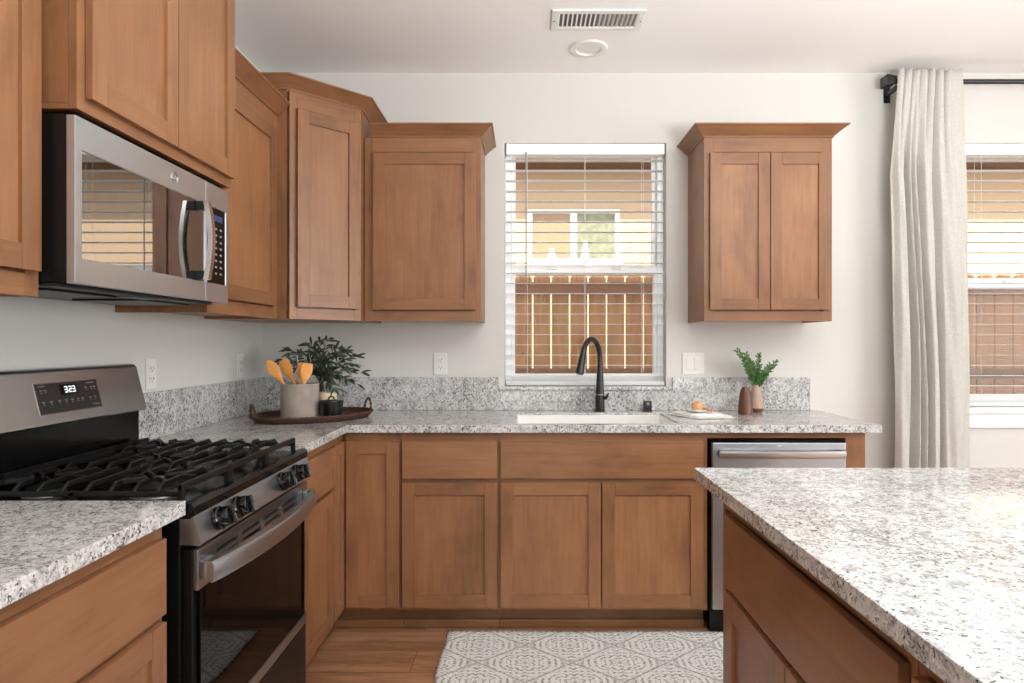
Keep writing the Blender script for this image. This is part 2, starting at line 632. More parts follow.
def build(mb, name, mats, parent=None, label=None, cat=None, group=None, kind=None, base=None, angle=35, recalc=True):
    bm = mb.bm
    if recalc:
        bmesh.ops.recalc_face_normals(bm, faces=bm.faces[:])
    if parent is not None:
        org = ORIGIN[parent]
    elif base is not None:
        org = Vector(base)
    else:
        xs = [v.co for v in bm.verts]
        org = Vector(((min(c.x for c in xs) + max(c.x for c in xs)) / 2,
                      (min(c.y for c in xs) + max(c.y for c in xs)) / 2, min(c.z for c in xs)))
    bmesh.ops.translate(bm, verts=bm.verts[:], vec=-org)
    me = bpy.data.meshes.new(name)
    bm.to_mesh(me)
    bm.free()
    if not isinstance(mats, (list, tuple)):
        mats = [mats]
    for m in mats:
        me.materials.append(m)
    me.polygons.foreach_set('use_smooth', [True] * len(me.polygons))
    me.set_sharp_from_angle(angle=math.radians(angle))
    o = bpy.data.objects.new(name, me)
    COL.objects.link(o)
    if len(me.polygons) < 4000:
        wnm = o.modifiers.new('weighted_normals', 'WEIGHTED_NORMAL')
        wnm.keep_sharp = True
        wnm.weight = 80
    if parent is not None:
        o.parent = parent
    else:
        o.location = org
    ORIGIN[o] = org
    return prop(o, label, cat, group, kind)


XYZ = lambda a, b, d: (a, b, d)
XZ = lambda a, b, d: (a, d, b)       # plane facing y
YZ = lambda a, b, d: (d, a, b)       # plane facing x

# ------------------------------------------------------------------ room shell
W1 = (-0.110, 0.761, 1.058, 2.367)          # window 1 opening x0 x1 z0 z1
W2 = (2.290, 3.510, 0.945, 2.367)
WT = 0.15


def in_rect(r):
    return lambda a, b: r[0] < a < r[1] and r[2] < b < r[3]


mb = MB()
h1, h2 = in_rect(W1), in_rect(W2)
mb.slab(sorted([XL - WT, W1[0], W1[1], W2[0], W2[1], XR + WT]), sorted([-0.02, W2[2], W1[2], W1[3], ZC + 0.06]),
        lambda a, b: not (h1(a, b) or h2(a, b)), YB, YB + WT, XZ)
build(mb, 'wall_back', WALL, kind='structure')
mb = MB().box(XL - WT, XL, YR - WT, YB, -0.02, ZC + 0.06)
build(mb, 'wall_left', WALL, kind='structure')
mb = MB().slab([YR - WT, -1.0, 1.6, YB], [-0.02, 0.7, 2.4, ZC + 0.06],
               lambda a, b: not (-1.0 < a < 1.6 and 0.7 < b < 2.4), XR, XR + WT, YZ)
build(mb, 'wall_right', WALL, kind='structure')
mb = MB().slab([XL, -0.4, 3.0, XR], [-0.02, 0.05, 2.4, ZC + 0.06],
               lambda a, b: not (-0.4 < a < 3.0 and 0.05 < b < 2.4), YR - WT, YR, XZ)
build(mb, 'wall_rear', WALL, kind='structure')
build(MB().box(XL - WT, XR + WT, YR - WT, YB + WT, -0.12, -0.0), 'floor', FLOOR, kind='structure', base=(0, 0.02, 0))
build(MB().box(XL, XR, YR, YB, ZC, ZC + 0.05), 'ceiling', CEIL, kind='structure')
build(MB().box(XL - 0.6, XR + 0.8, -7.2, YB + 0.61, 2.86, 2.98), 'roof', ROOF, kind='structure')  # unseen; rear overhang lengthened to block sun, front one to shade the fence
build(MB().box(-14, 16, -12, 16, -0.35, -0.13), 'ground', GROUND, kind='structure')
# skirting along the wall to the right of the cabinets
mb = MB().box(1.53, XR, YB - 0.014, YB - 0.0005, 0.0005, 0.11, 0, 0.003)
build(mb, 'baseboard_back', WHITE, kind='structure')


def window(name, r, mid, sashes=True):
    x0, x1, z0, z1 = r
    ya, yb = YB + 0.065, YB + 0.135
    rt = root(name, ((x0 + x1) / 2, ya, z0), kind='structure')
    f = 0.036
    mb = MB()
    mb.slab([x0 + .001, x0 + f, x1 - f, x1 - .001], [z0 + .001, z0 + f * 0.8, z1 - f, z1 - .001],
            lambda a, b: not (x0 + f < a < x1 - f and z0 + f * .8 < b < z1 - f), ya, yb, XZ, 0, 0.003)
    build(mb, 'window_frame', WHITE, rt)
    s = 0.022
    # upper sash (outer), lower sash (inner)
    for nm, a0, a1, b0, b1, y0, y1 in (('upper_sash', x0 + f, x1 - f, mid - 0.02, z1 - f, ya + .035, yb - .008),
                                       ('lower_sash', x0 + f, x1 - f, z0 + f * .8, mid + 0.035, ya + .006, ya + .034)):
        sw = s if nm == 'upper_sash' else 0.020
        bt = 0.030 if nm == 'upper_sash' else 0.034
        tp = 0.016 if nm == 'upper_sash' else 0.052
        mb = MB()
        mb.slab([a0 + .0005, a0 + sw, a1 - sw, a1 - .0005], [b0 + .0005, b0 + bt, b1 - tp, b1 - .0005],
                lambda a, b: not (a0 + sw < a < a1 - sw and b0 + bt < b < b1 - tp), y0, y1, XZ, 0, 0.002)
        so = build(mb, nm, WHITE, rt)
        ym = (y0 + y1) / 2
        build(MB().box(a0 + sw - .004, a1 - sw + .004, ym - .002, ym + .002, b0 + bt - .004, b1 - tp + .004),
              'pane', GLASS, so)
        if nm == 'lower_sash':
            for fx in (0.28, 0.72):
                lx = a0 + (a1 - a0) * fx
                build(MB().box(lx - .025, lx + .025, y0 - .012, y0 - .0005, b1 - .024, b1 - .010, 0, .003),
                      'sash_lock', WHITE_PLASTIC, so)
    return rt


window('window_1', W1, 1.683)
window('window_2', W2, 1.610)
# stone sill below window 1; painted sill and apron below window 2
build(MB().box(W1[0] - .03, W1[1] + .03, YB - 0.034, YB + 0.064, W1[2] - .020, W1[2] - .0005, 0, .003), 'window_sill', GRAN,
      None, 'speckled grey granite sill under the window above the sink', 'window sill', None, 'structure')
mb = MB().box(W2[0] - .06, W2[1] + .06, YB - 0.045, YB - .0005, W2[2] - .032, W2[2] - .001, 0, .006)
mb.box(W2[0] - .04, W2[1] + .04, YB - 0.020, YB - .0005, W2[2] - .110, W2[2] - .033, 0, .004)
build(mb, 'trim_1', WHITE, kind='structure')


def blind(r, pitch, bottom, label, tilt=0.0, wand=True):
    x0, x1, z0, z1 = r[0] + .008, r[1] - .008, r[2], r[3]
    yc = YB + 0.031
    rt = root('window_blind', ((x0 + x1) / 2, yc, z0), label, 'window blind', 'white slatted window blinds')
    build(MB().box(x0, x1, yc - .030, yc + .026, z1 - .062, z1 - .002, 0, .004), 'headrail', WHITE, rt)
    mb = MB()
    z = z1 - .088
    n = 0
    while z > bottom + .05:
        d = .024
        dz = d * tilt
        c = [(x0, yc - d, z - dz), (x1, yc - d, z - dz), (x1, yc + d, z + dz), (x0, yc + d, z + dz)]
        t = .0017
        mb.hexa([(a, b, cc - t / 2) for a, b, cc in c] + [(a, b, cc + t / 2) for a, b, cc in c])
        z -= pitch
        n += 1
    build(mb, 'slats', WHITE_SLAT, rt)
    build(MB().box(x0, x1, yc - .025, yc + .025, bottom, bottom + .022, 0, .004), 'bottom_rail', WHITE_SLAT, rt)
    for fx in (0.135, 0.5, 0.865):
        xx = x0 + (x1 - x0) * fx
        for dy in (-.027, .027):
            build(MB().tube([(xx, yc + dy, z1 - .062), (xx, yc + dy, bottom + .023)], .0009, 6), 'ladder_cord', WHITE_SLAT, rt)
    if wand:
        xx = -0.0
        mb = MB().tube([(x0 + .108, yc - .036, z1 - .05), (x0 + .108, yc - .037, z1 - .4), (x0 + .108, yc - .036, z1 - .72)], .0036, 8)
        build(mb, 'tilt_wand', plain('wand_grey', (150, 150, 148), .3), rt)
    return rt


blind(W1, .0555, W1[2] + .004, 'white slatted blind in the window above the sink', wand=True)
blind(W2, .0555, W2[2] + .004, 'white slatted blind in the window behind the curtain', wand=False)

# ------------------------------------------------------------------ outside
FY = 5.40
rt = root('fence', (1.5, FY, -.13), 'brown cedar board fence with gaps beyond both windows', 'fence')
mb = MB()
x = -2.4
k = 0
while x < 5.6:
    t0, t1 = x + .006, x + .148
    top = 1.86 + random.uniform(-.006, .006)
    mb.prism([(t0, -.12), (t1, -.12), (t1, top - .03), (t1 - .03, top), (t0 + .03, top), (t0, top - .03)], FY, FY + .018,
             lambda a, b, d: (a, d, b))
    x += .154
    k += 1
build(mb, 'boards', FENCE, rt)
for z0, z1 in ((1.70, 1.79), (0.99, 1.075), (0.12, 0.21)):
    build(MB().box(-2.4, 5.6, FY - .040, FY - .001, z0, z1), 'rail', RAIL, rt)

HY = 8.0
rt = root('neighbor_house', (1, HY, -.13), 'tan stucco house next door seen above the fence through the blinds', 'house')
mb = MB().slab([-7, 0.03, 1.17, 9], [-.13, 2.27, 2.93, 3.5], lambda a, b: not (.03 < a < 1.17 and 2.27 < b < 2.93), HY, HY + .2, XZ)
build(mb, 'wall', STUCCO, rt)
build(MB().box(-7, 9, HY - .62, HY - .001, 3.40, 3.44), 'soffit', plain('brown_soffit', (96, 70, 46), .9), rt)
build(MB().box(-7, 9, HY - .66, HY - .621, 3.385, 3.56), 'fascia', FASCIA, rt)
mb = MB().prism([(HY - .70, 3.565), (HY - .70, 3.60), (HY + 3, 4.5), (HY + 3, 4.46)], -7, 9, lambda a, b, d: (d, a, b))
build(mb, 'roof', ROOF, rt)
wf = MB().slab([.03, .09, .56, .64, 1.11, 1.17], [2.27, 2.32, 2.88, 2.93],
               lambda a, b: not ((.09 < a < .56 or .64 < a < 1.11) and 2.32 < b < 2.88), HY - .02, HY + .06, XZ, 0, .004)
wo = build(wf, 'window', WHITE, rt)
build(MB().box(.091, .559, HY + .02, HY + .03, 2.321, 2.879), 'pane', TANGLASS, wo)
build(MB().box(.641, 1.109, HY + .02, HY + .03, 2.321, 2.879), 'pane', GREYGREEN, wo)
build(MB().box(.0, 1.2, HY - .10, HY - .021, 2.235, 2.268, 0, .004), 'window_sill', WHITE, rt)
for i, (bx, bh, lab) in enumerate(((.33, .17, 'shorter white bottle on the sill of the neighbouring house'),
                                   (.74, .26, 'taller white bottle on the sill of the neighbouring house'))):
    prof = [(.05, 0), (.055, .01), (.055, bh * .55), (.03, bh * .72), (.025, bh * .95), (.028, bh)]
    build(MB().lathe(prof, (bx, HY - .06, 2.269), 20), 'bottle', WHITE_BADGE, None, lab, 'bottle')


# ------------------------------------------------------------------ cabinet helpers
def map_back(yf):                      # face towards -y
    return lambda u, w, v: (u, yf - w, v)


def map_left(xf):                      # face towards +x
    return lambda u, w, v: (xf + w, u, v)


def map_isl(xf):                       # face towards -x
    return lambda u, w, v: (xf - w, u, v)


def shaker(parent, T, u0, u1, v0, v1, rail=.056, name='door', t=.019, stile=None):
    st = stile or rail
    mb = MB(T)
    b = .0016
    mb.box(u0, u0 + st, .001, t, v0, v1, 0, b)
    mb.box(u1 - st, u1, .001, t, v0, v1, 0, b)
    mb.box(u0 + st, u1 - st, .001, t - .0003, v0, v0 + rail, 1, b)
    mb.box(u0 + st, u1 - st, .001, t - .0003, v1 - rail, v1, 1, b)
    d = build(mb, name, [WV, WH], parent)
    pn = MB(T).box(u0 + st - .004, u1 - st + .004, .003, t - .009, v0 + rail - .004, v1 - rail + .004)
    build(pn, 'panel', WVP, d)
    return d


def slab_front(parent, T, u0, u1, v0, v1, name='drawer_front', t=.019):
    return build(MB(T).box(u0, u1, .001, t, v0, v1, 0, .0025), name, WH, parent)


def carcass(parent, T, u0, u1, depth, v0, v1, mat=WV):
    mb = MB(T).box(u0, u1, -depth, -.0195, v0, v1, 0, .001)
    return build(mb, 'carcass', mat, parent)


def face_frame(parent, T, u0, u1, v0, v1, stl=.04, top=.04, bot=.04, mids=()):
    mb = MB(T)
    us, vs = sorted([u0, u0 + stl, u1 - stl, u1]), [v0, v0 + bot, v1 - top, v1]
    b = .0012
    mb.box(u0, u0 + stl, -.019, 0, v0, v1, 0, b)
    mb.box(u1 - stl, u1, -.019, 0, v0, v1, 0, b)
    mb.box(u0 + stl, u1 - stl, -.0189, -.0002, v0, v0 + bot, 1, b)
    mb.box(u0 + stl, u1 - stl, -.0189, -.0002, v1 - top, v1, 1, b)
    for m in mids:
        mb.box(u0 + stl, u1 - stl, -.0189, -.0002, m - .02, m + .02, 1, b)
    return build(mb, 'face_frame', [WV, WH], parent)


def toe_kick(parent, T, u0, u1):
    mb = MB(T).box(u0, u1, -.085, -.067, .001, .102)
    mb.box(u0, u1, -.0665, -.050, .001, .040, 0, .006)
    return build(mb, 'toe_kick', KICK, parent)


CROWN = [(0, .000), (.006, .000), (.008, .006), (.012, .010), (.050, .043), (.056, .046), (.060, .047), (.060, .054), (0, .054)]


def crown(parent, path, z, flip=False):
    mb = MB().sweep_plan(path, [(o, z + h) for o, h in CROWN])
    return build(mb, 'crown_moulding', WH, parent)


# base cabinets, back run -------------------------------------------------
BF = 2.880             # face-frame plane of back base cabinets
BT = .895              # top of base cabinets (underside of stone)
TB = map_back(BF)
DEP = YB - BF - .002
g_base = 'base cabinets of the back run'
r = root('base_cabinet', (-.33, BF, .001), 'narrow base cabinet left of the sink cabinet, one drawer over one door', 'cabinet', g_base)
carcass(r, TB, -.550, -.1165, DEP, .103, BT)
face_frame(r, TB, -.550, -.1165, .103, BT, mids=(.683,))
toe_kick(r, TB, -.550, -.1165)
slab_front(r, TB, -.543, -.123, .691, .856)
shaker(r, TB, -.543, -.123, .120, .674)
r = root('sink_base_cabinet', (.34, BF, .001), 'wide double-door base cabinet with a false drawer front below the sink', 'cabinet', g_base)
mb = MB(TB)       # open-topped carcass so the bowl hangs inside
mb.box(-.116, -.098, -DEP, -.0195, .103, BT)
mb.box(.792, .810, -DEP, -.0195, .103, BT)
mb.box(-.098, .792, -DEP, -.0195, .103, .121)
mb.box(-.098, .792, -DEP, -DEP + .012, .121, BT)
build(mb, 'carcass', WV, r)
face_frame(r, TB, -.116, .810, .103, BT, mids=(.683,))
toe_kick(r, TB, -.116, .810)
slab_front(r, TB, -.108, .788, .691, .856)
shaker(r, TB, -.108, .336, .120, .674)
shaker(r, TB, .341, .788, .120, .674)

# end panel right of the dishwasher
r = root('end_panel', (1.47, BF, .001), 'brown wooden end panel right of the dishwasher', 'cabinet panel')
build(MB().box(1.424, 1.512, BF - .0, YB - .002, .001, BT, 0, .001), 'panel', WV, r)
build(MB().box(.8105, 1.4235, BF - .0, BF + .30, .868, BT, 0, .001), 'top_rail', WH, r)

# corner base cabinet (L-shaped, two doors)
LF = -.815             # face-frame plane of the left run
TL = map_left(LF)
LD = LF - XL - .002
r = root('corner_base_cabinet', (-1.0, 3.1, .001), 'L-shaped corner base cabinet with two narrow full-height doors', 'cabinet')
mb = MB()
mb.prism([(XL + .002, 2.702), (LF - .02, 2.702), (LF - .02, BF + .02), (-.551, BF + .02), (-.551, YB - .002), (XL + .002, YB - .002)],
         .103, BT, XYZ)
build(mb, 'carcass', WV, r)
mb = MB()
mb.box(-.795, -.551, BF - .0, BF + .019, .103, BT, 0, .001)
mb.box(LF - .019, LF, 2.702, BF + .019, .103, BT, 0, .001)
build(mb, 'face_frame', WV, r)
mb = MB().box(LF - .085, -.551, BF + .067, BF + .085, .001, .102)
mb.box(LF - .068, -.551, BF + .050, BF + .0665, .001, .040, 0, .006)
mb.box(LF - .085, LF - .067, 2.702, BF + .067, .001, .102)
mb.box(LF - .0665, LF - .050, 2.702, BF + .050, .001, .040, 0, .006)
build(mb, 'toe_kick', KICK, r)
shaker(r, TB, -.792, -.557, .120, .856)
shaker(r, TL, 2.708, 2.858, .120, .856, .050, stile=.04)

# left run: narrow cabinet between range and corner, and the near one
def left_base(u0, u1, label):
    r = root('base_cabinet', (LF, (u0 + u1) / 2, .001), label, 'cabinet', 'base cabinets of the left run')
    carcass(r, TL, u0, u1, LD, .103, BT)
    face_frame(r, TL, u0, u1, .103, BT, .03, mids=(.683,))
    toe_kick(r, TL, u0, u1)
    return r


r = left_base(2.300, 2.701, 'narrow base cabinet between the range and the corner')
slab_front(r, TL, 2.330, 2.694, .691, .856)
shaker(r, TL, 2.330, 2.694, .120, .674)
r = left_base(.760, 1.455, 'base cabinet in the left foreground with a drawer over a door')
slab_front(r, TL, .782, 1.441, .691, .860)
shaker(r, TL, 1.116, 1.441, .120, .674)
shaker(r, TL, .782, 1.112, .120, .674)

# island ------------------------------------------------------------------
IF = .532
TI = map_isl(IF)
def isl_cab(u0, u1, d0, d1, label):
    r = root('island_cabinet', (IF, (u0 + u1) / 2, .001), label, 'cabinet', 'island base cabinets')
    carcass(r, TI, u0, u1, .62, .103, BT)
    face_frame(r, TI, u0, u1, .103, BT, .02, mids=(.664,))
    toe_kick(r, TI, u0, u1)
    slab_front(r, TI, d0, d1, .672, .852)
    m = (d0 + d1) / 2
    shaker(r, TI, d0, m - .002, .120, .655)
    shaker(r, TI, m + .002, d1, .120, .655)
    return r


isl_cab(.878, 1.740, .892, 1.667, 'far island base cabinet with one wide drawer over two doors')
isl_cab(.000, .876, .030, .862, 'island base cabinet nearest the camera at the lower right edge')
build(MB().slab([.491, 2.05], [-.35, 1.883], lambda a, b: True, ZT - TH, ZT, XYZ, 0, .003), 'island_countertop', GRAN, None,
      'speckled light grey granite island worktop in the right foreground', 'countertop', 'granite worktops')
build(MB().box(1.156, 1.40, -.25, 1.740, .001, BT, 0, .001), 'island_back_panel', WV, None,
      'wooden back panel under the island worktop', 'cabinet panel')

# worktops ----------------------------------------------------------------
SK = (-.040, .700, 2.905, 3.345)
RY0, RY1 = 1.4985, 2.2815     # range
mb = MB().slab([XL + .001, CEX, SK[0], SK[1], 1.567], [RY1 + .004, CEY, SK[2], SK[3], YB - .001],
               lambda a, b: (a < CEX or b > CEY) and not (SK[0] < a < SK[1] and SK[2] < b < SK[3]),
               ZT - TH, ZT, XYZ, 0, .003)
build(mb, 'countertop', GRAN, None, 'L-shaped speckled granite worktop around the sink and corner', 'countertop', 'granite worktops')
build(MB().box(XL + .001, CEX, .62, RY0 - .005, ZT - TH, ZT, 0, .003), 'countertop', GRAN, None,
      'speckled granite worktop left of the range in the left foreground', 'countertop', 'granite worktops')
BSZ = 1.106
mb = MB().slab([XL + .0215, W1[0] - .0305, W1[1] + .0305, 1.528], [ZT + .0005, W1[2] - .0205, BSZ],
               lambda a, b: not (W1[0] - .0305 < a < W1[1] + .0305 and b > W1[2] - .0205), YB - .021, YB - .001, XZ, 0, .002)
build(mb, 'backsplash', GRAN, None, 'granite backsplash along the back wall behind the sink', 'backsplash', 'granite backsplashes')
build(MB().box(XL + .001, XL + .021, RY1 + .004, YB - .001, ZT + .0005, BSZ, 0, .002), 'backsplash', GRAN, None,
      'granite backsplash on the left wall between range and corner', 'backsplash', 'granite backsplashes')

# sink --------------------------------------------------------------------
sx0, sx1, sy0, sy1 = SK
zb = ZT - TH - .21
r = root('sink', ((sx0 + sx1) / 2, (sy0 + sy1) / 2, zb), 'white undermount sink set into the granite worktop', 'sink')
mb = MB()
e, t = .004, .010
def loop(x0, x1, y0, y1, z, rad, n=5):
    pts = []
    for cx, cy, a0 in ((x1 - rad, y1 - rad, 0), (x0 + rad, y1 - rad, PI / 2), (x0 + rad, y0 + rad, PI), (x1 - rad, y0 + rad, 1.5 * PI)):
        for i in range(n + 1):
            a = a0 + PI / 2 * i / n
            pts.append((cx + rad * math.cos(a), cy + rad * math.sin(a), z))
    return pts
zt = ZT - .012
mb.rings([loop(sx0 + .0008, sx1 - .0008, sy0 + .0008, sy1 - .0008, zt, .002),
          loop(sx0 + .006, sx1 - .006, sy0 + .006, sy1 - .006, zt - .001, .006),
          loop(sx0 + .008, sx1 - .008, sy0 + .008, sy1 - .008, zt - .17, .035),
          loop(sx0 + .02, sx1 - .02, sy0 + .02, sy1 - .02, zb + .012, .05),
          loop(sx0 + .05, sx1 - .05, sy0 + .05, sy1 - .05, zb + .006, .06)], 0, False, True)
mb.rings([loop(sx0 + .0008, sx1 - .0008, sy0 + .0008, sy1 - .0008, zt, .002),
          loop(sx0 + .0008, sx1 - .0008, sy0 + .0008, sy1 - .0008, zt - .15, .02),
          loop(sx0 + .006, sx1 - .006, sy0 + .006, sy1 - .006, zb, .03)], 0, False, True)
build(mb, 'bowl', SINKW, r, recalc=False)
build(MB().lathe([(.045, 0), (.045, .004), (.03, .006), (.012, .003)], ((sx0 + sx1) / 2, (sy0 + sy1) / 2, zb + .0065), 24), 'drain', CHROME, r)

# ------------------------------------------------------------------ wall cabinets
UB, UT = 1.397, 2.296
UD0, UD1 = 1.452, 2.219
g_up = 'wall cabinets'


def wall_cab(name, T, u0, u1, depth, b, t, doors, label, stl=.04, top=.07, bot=.05, cpath=None, loc=None, d0=UD0, d1=UD1, cz=None):
    p = T((u0 + u1) / 2, 0, b)
    r = root(name, p, label, 'wall cabinet', g_up)
    mb = MB(T).box(u0, u1, -depth, -.0195, b + .012, t, 0, .001)
    build(mb, 'carcass', WV, r)
    # frame and side lips that run a little lower than the cabinet floor
    face_frame(r, T, u0, u1, b, t, stl, top, bot)
    for a in (u0, u1 - .012):
        build(MB(T).box(a, a + .012, -depth, -.0195, b, b + .0115), 'side_lip', WV, r)
    for a, c in doors:
        shaker(r, T, a, c, d0, d1)
    if cpath:
        crown(r, cpath, cz if cz else t)
    return r


UFY = 3.175
TU = map_back(UFY)
UDEP = YB - UFY - .001
wall_cab('wall_cabinet', TU, -.786, -.2156, UDEP, UB, UT, [(-.742, -.240)], 'single-door wall cabinet just left of the sink window',
         cpath=[(-.752, UFY), (-.2156, UFY), (-.2156, YB - .001)])
wall_cab('wall_cabinet', TU, .877, 1.504, UDEP, UB, UT, [(.903, 1.194), (1.198, 1.488)], 'two-door wall cabinet right of the sink window',
         stl=.045, cpath=[(.877, YB - .001), (.877, UFY), (1.504, UFY), (1.504, YB - .001)])
UFX = -1.097
TUL = map_left(UFX)
UDL = UFX - XL - .001
wall_cab('wall_cabinet', TUL, 2.236, 2.870, UDL, UB, UT, [(2.262, 2.815)], 'wall cabinet between the microwave and the tall corner cabinet',
         cpath=[(UFX, 2.236), (UFX, 2.868)], stl=.05)
wall_cab('wall_cabinet', TUL, .70, 1.462, UDL, UB, UT, [(.72, 1.081), (1.085, 1.446)], 'wall cabinet at the upper left edge, nearest the camera',
         cpath=[(UFX, .70), (UFX, 1.461)], d1=2.27)
MFX = -1.0125
TM = map_left(MFX)
wall_cab('wall_cabinet', TM, 1.464, 2.232, MFX - XL - .001, 1.823, 2.60, [(1.490, 1.858), (1.862, 2.222)],
         'deep two-door wall cabinet directly above the microwave', d0=1.853, d1=2.53, bot=.04,
         cpath=[(XL + .001, 1.464), (MFX, 1.464), (MFX, 2.232), (XL + .001, 2.232)])

# diagonal corner cabinet
P1, P2 = Vector((-1.044, 2.872)), Vector((-.790, 3.125))
ZCT = 2.412
r = root('corner_wall_cabinet', (-1.1, 3.2, UB), 'taller diagonal corner wall cabinet above the tray', 'wall cabinet', g_up)
dv = (P2 - P1).normalized()
nv = Vector((dv.y, -dv.x))
DL = (P2 - P1).length
TD = lambda u, w, v: (P1.x + dv.x * u + nv.x * w, P1.y + dv.y * u + nv.y * w, v)
q1, q2 = P1 - nv * .0195, P2 - nv * .0195
mb = MB().prism([(XL + .001, 2.872), (q1.x, 2.872), (q1.x, q1.y), (q2.x, q2.y), (P2.x, q2.y), (P2.x, YB - .001), (XL + .001, YB - .001)],
                UB, ZCT, XYZ)
build(mb, 'carcass', WV, r)
face_frame(r, TD, 0, DL, UB, ZCT, .035, .07, .05)
shaker(r, TD, .030, DL - .018, UD0, 2.335)
crown(r, [(XL + .001, 2.872), tuple(P1), tuple(P2), (P2.x, YB - .001)], ZCT)

# ------------------------------------------------------------------ microwave
MX = -1.018
MY0, MY1, MZ0, MZ1 = 1.466, 2.224, 1.428, 1.812
r = root('microwave', (MX, (MY0 + MY1) / 2, MZ0), 'stainless over-the-range microwave with black glass door', 'microwave')
build(MB().box(XL + .002, MX - .021, MY0, MY1, MZ0 + .004, MZ1, 0, .002), 'housing', BLACK_SATIN, r)
GY0, GY1, GZ0, GZ1 = 1.490, 2.062, 1.487, 1.735
DS = 2.066                                         # door / control split
mb = MB().slab([MY0, GY0, GY1, DS - .001], [MZ0, GZ0, GZ1, MZ1 - .002], lambda a, b: not (GY0 < a < GY1 and GZ0 < b < GZ1),
               MX - .020, MX, YZ, 0, .004)
dr = build(mb, 'door', STEEL_Y, r)
build(MB().box(MX - .019, MX - .003, GY0 - .003, GY1 + .003, GZ0 - .003, GZ1 + .003, 0, .001), 'glass', MW_GLASS, dr)
mb = MB().slab([DS + .001, DS + .012, MY1 - .02, MY1], [MZ0, GZ0, GZ1, MZ1 - .002], lambda a, b: not (DS + .012 < a < MY1 - .02 and GZ0 < b < GZ1),
               MX - .020, MX, YZ, 0, .003)
cp = build(mb, 'control_panel', STEEL_Y, r)
build(MB().box(MX - .019, MX - .0025, DS + .0125, MY1 - .0205, GZ0 + .0005, GZ1 - .0005, 0, .001), 'keypad', BLACK_GLASS, cp)
build(MB().box(MX - .0024, MX - .0018, DS + .03, MY1 - .04, GZ1 - .042, GZ1 - .022), 'display', BLUE_LED, cp)
mb = MB()
for i in range(8):
    for j in range(3):
        y0 = DS + .033 + j * .033
        mb.box(MX - .0024, MX - .0018, y0, y0 + .014, GZ1 - .07 - i * .021, GZ1 - .064 - i * .021)
build(mb, 'key_legends', ICON, cp)
# bowed handle
HY0 = 2.018
N = 12
mb = MB()
rings = []
for i in range(N + 1):
    s = i / N
    z = GZ0 + .002 + (GZ1 - GZ0 - .004) * s
    xx = MX + .022 + .014 * math.sin(PI * s)
    rings.append([(xx, HY0 - .013, z), (xx + .014, HY0 - .010, z), (xx + .014, HY0 + .010, z), (xx, HY0 + .013, z)])
mb.rings(rings)
hd = build(mb, 'handle', CHROME, dr, 'chrome bowed handle')
for z0 in (GZ0 + .002, GZ1 - .030):
    build(MB().box(MX - .0028, MX + .024, HY0 - .012, HY0 + .012, z0, z0 + .028, 0, .003), 'handle_post', BLACK_SATIN, dr)
# round emblem on the steel above the glass
ey, ez = 1.882, 1.772
mb = MB()
ring = [(ey + .017 * math.cos(2 * PI * i / 32), ez + .017 * math.sin(2 * PI * i / 32)) for i in range(33)]
mb.tube([(MX + .001, a, b) for a, b in ring], .0014, 6, 0, False)
for cx, sg in ((-.0045, 1), (.0055, -1)):
    mb.tube([(MX + .001, ey + cx + .006 * math.cos(a) * sg, ez + .008 * math.sin(a)) for a in [i * PI / 8 for i in range(-7, 6)]], .0011, 6)
mb.tube([(MX + .001, ey - .008, ez - .001), (MX + .001, ey, ez + .002), (MX + .001, ey + .009, ez - .001)], .001, 6)
build(mb, 'emblem', CHROME, dr, 'round chrome emblem')
# underside
build(MB().box(XL + .01, MX - .05, MY0 + .01, MY1 - .01, MZ0 - .006, MZ0 + .0035, 0, .002), 'base_plate', DARK_GREY, r)
for y0 in (1.52, 1.90):
    build(MB().box(-1.33, -1.12, y0, y0 + .26, MZ0 - .012, MZ0 - .0065, 0, .002), 'grease_filter', BLACK_SATIN, r)
build(MB().box(MX - .10, MX - .056, 1.78, 1.90, MZ0 - .010, MZ0 - .0065, 0, .001), 'lamp_lens', GREY_METAL, r)
build(MB().box(-1.172, -1.166, MY0 - .003, MY0 - .0003, MZ0 + .004, MZ1 - .004), 'side_seam', DARK_GREY, r)

# ------------------------------------------------------------------ range
MW_STEEL, STEEL_Y = STEEL_Y, steel_mat('range_steel', 'y', (180, 186, 192), .30)  # darker copy of the microwave steel; dark reflections put into its colour
r = root('gas_range', (-1.08, 1.89, 0), 'stainless and black freestanding gas range with cast iron grates', 'stove')
Y0, Y1 = RY0, RY1
BX = -1.352
# body
mb = MB().box(XL + .012, -.800, Y0 + .003, Y1 - .003, .035, .885, 0, .003)
build(mb, 'body', BLACK_SATIN, r)
mb = MB()
for fx in (-1.34, -.86):
    for fy in (Y0 + .05, Y1 - .05):
        mb2 = MB().lathe([(.022, .0005), (.022, .012), (.010, .014), (.010, .036)], (fx, fy, 0), 16)
        build(mb2, 'foot', BLACK_SATIN, r)
# cooktop with raised black lip
mb = MB().prism([(BX, .8855), (-.775, .8855), (-.766, .892), (-.766, .912), (-.772, .920), (-.79, .921), (-.81, .912), (BX + .02, .912), (BX + .0, .921)],
                Y0, Y1, lambda a, b, d: (a, d, b))
build(mb, 'cooktop', ENAMEL, r)
# control panel (steel, leaning)
mb = MB().prism([(-.799, .826), (-.752, .823), (-.749, .828), (-.768, .893), (-.7755, .8850), (-.799, .8850)], Y0, Y1, lambda a, b, d: (a, d, b))
build(mb, 'control_panel', STEEL_Y, r)
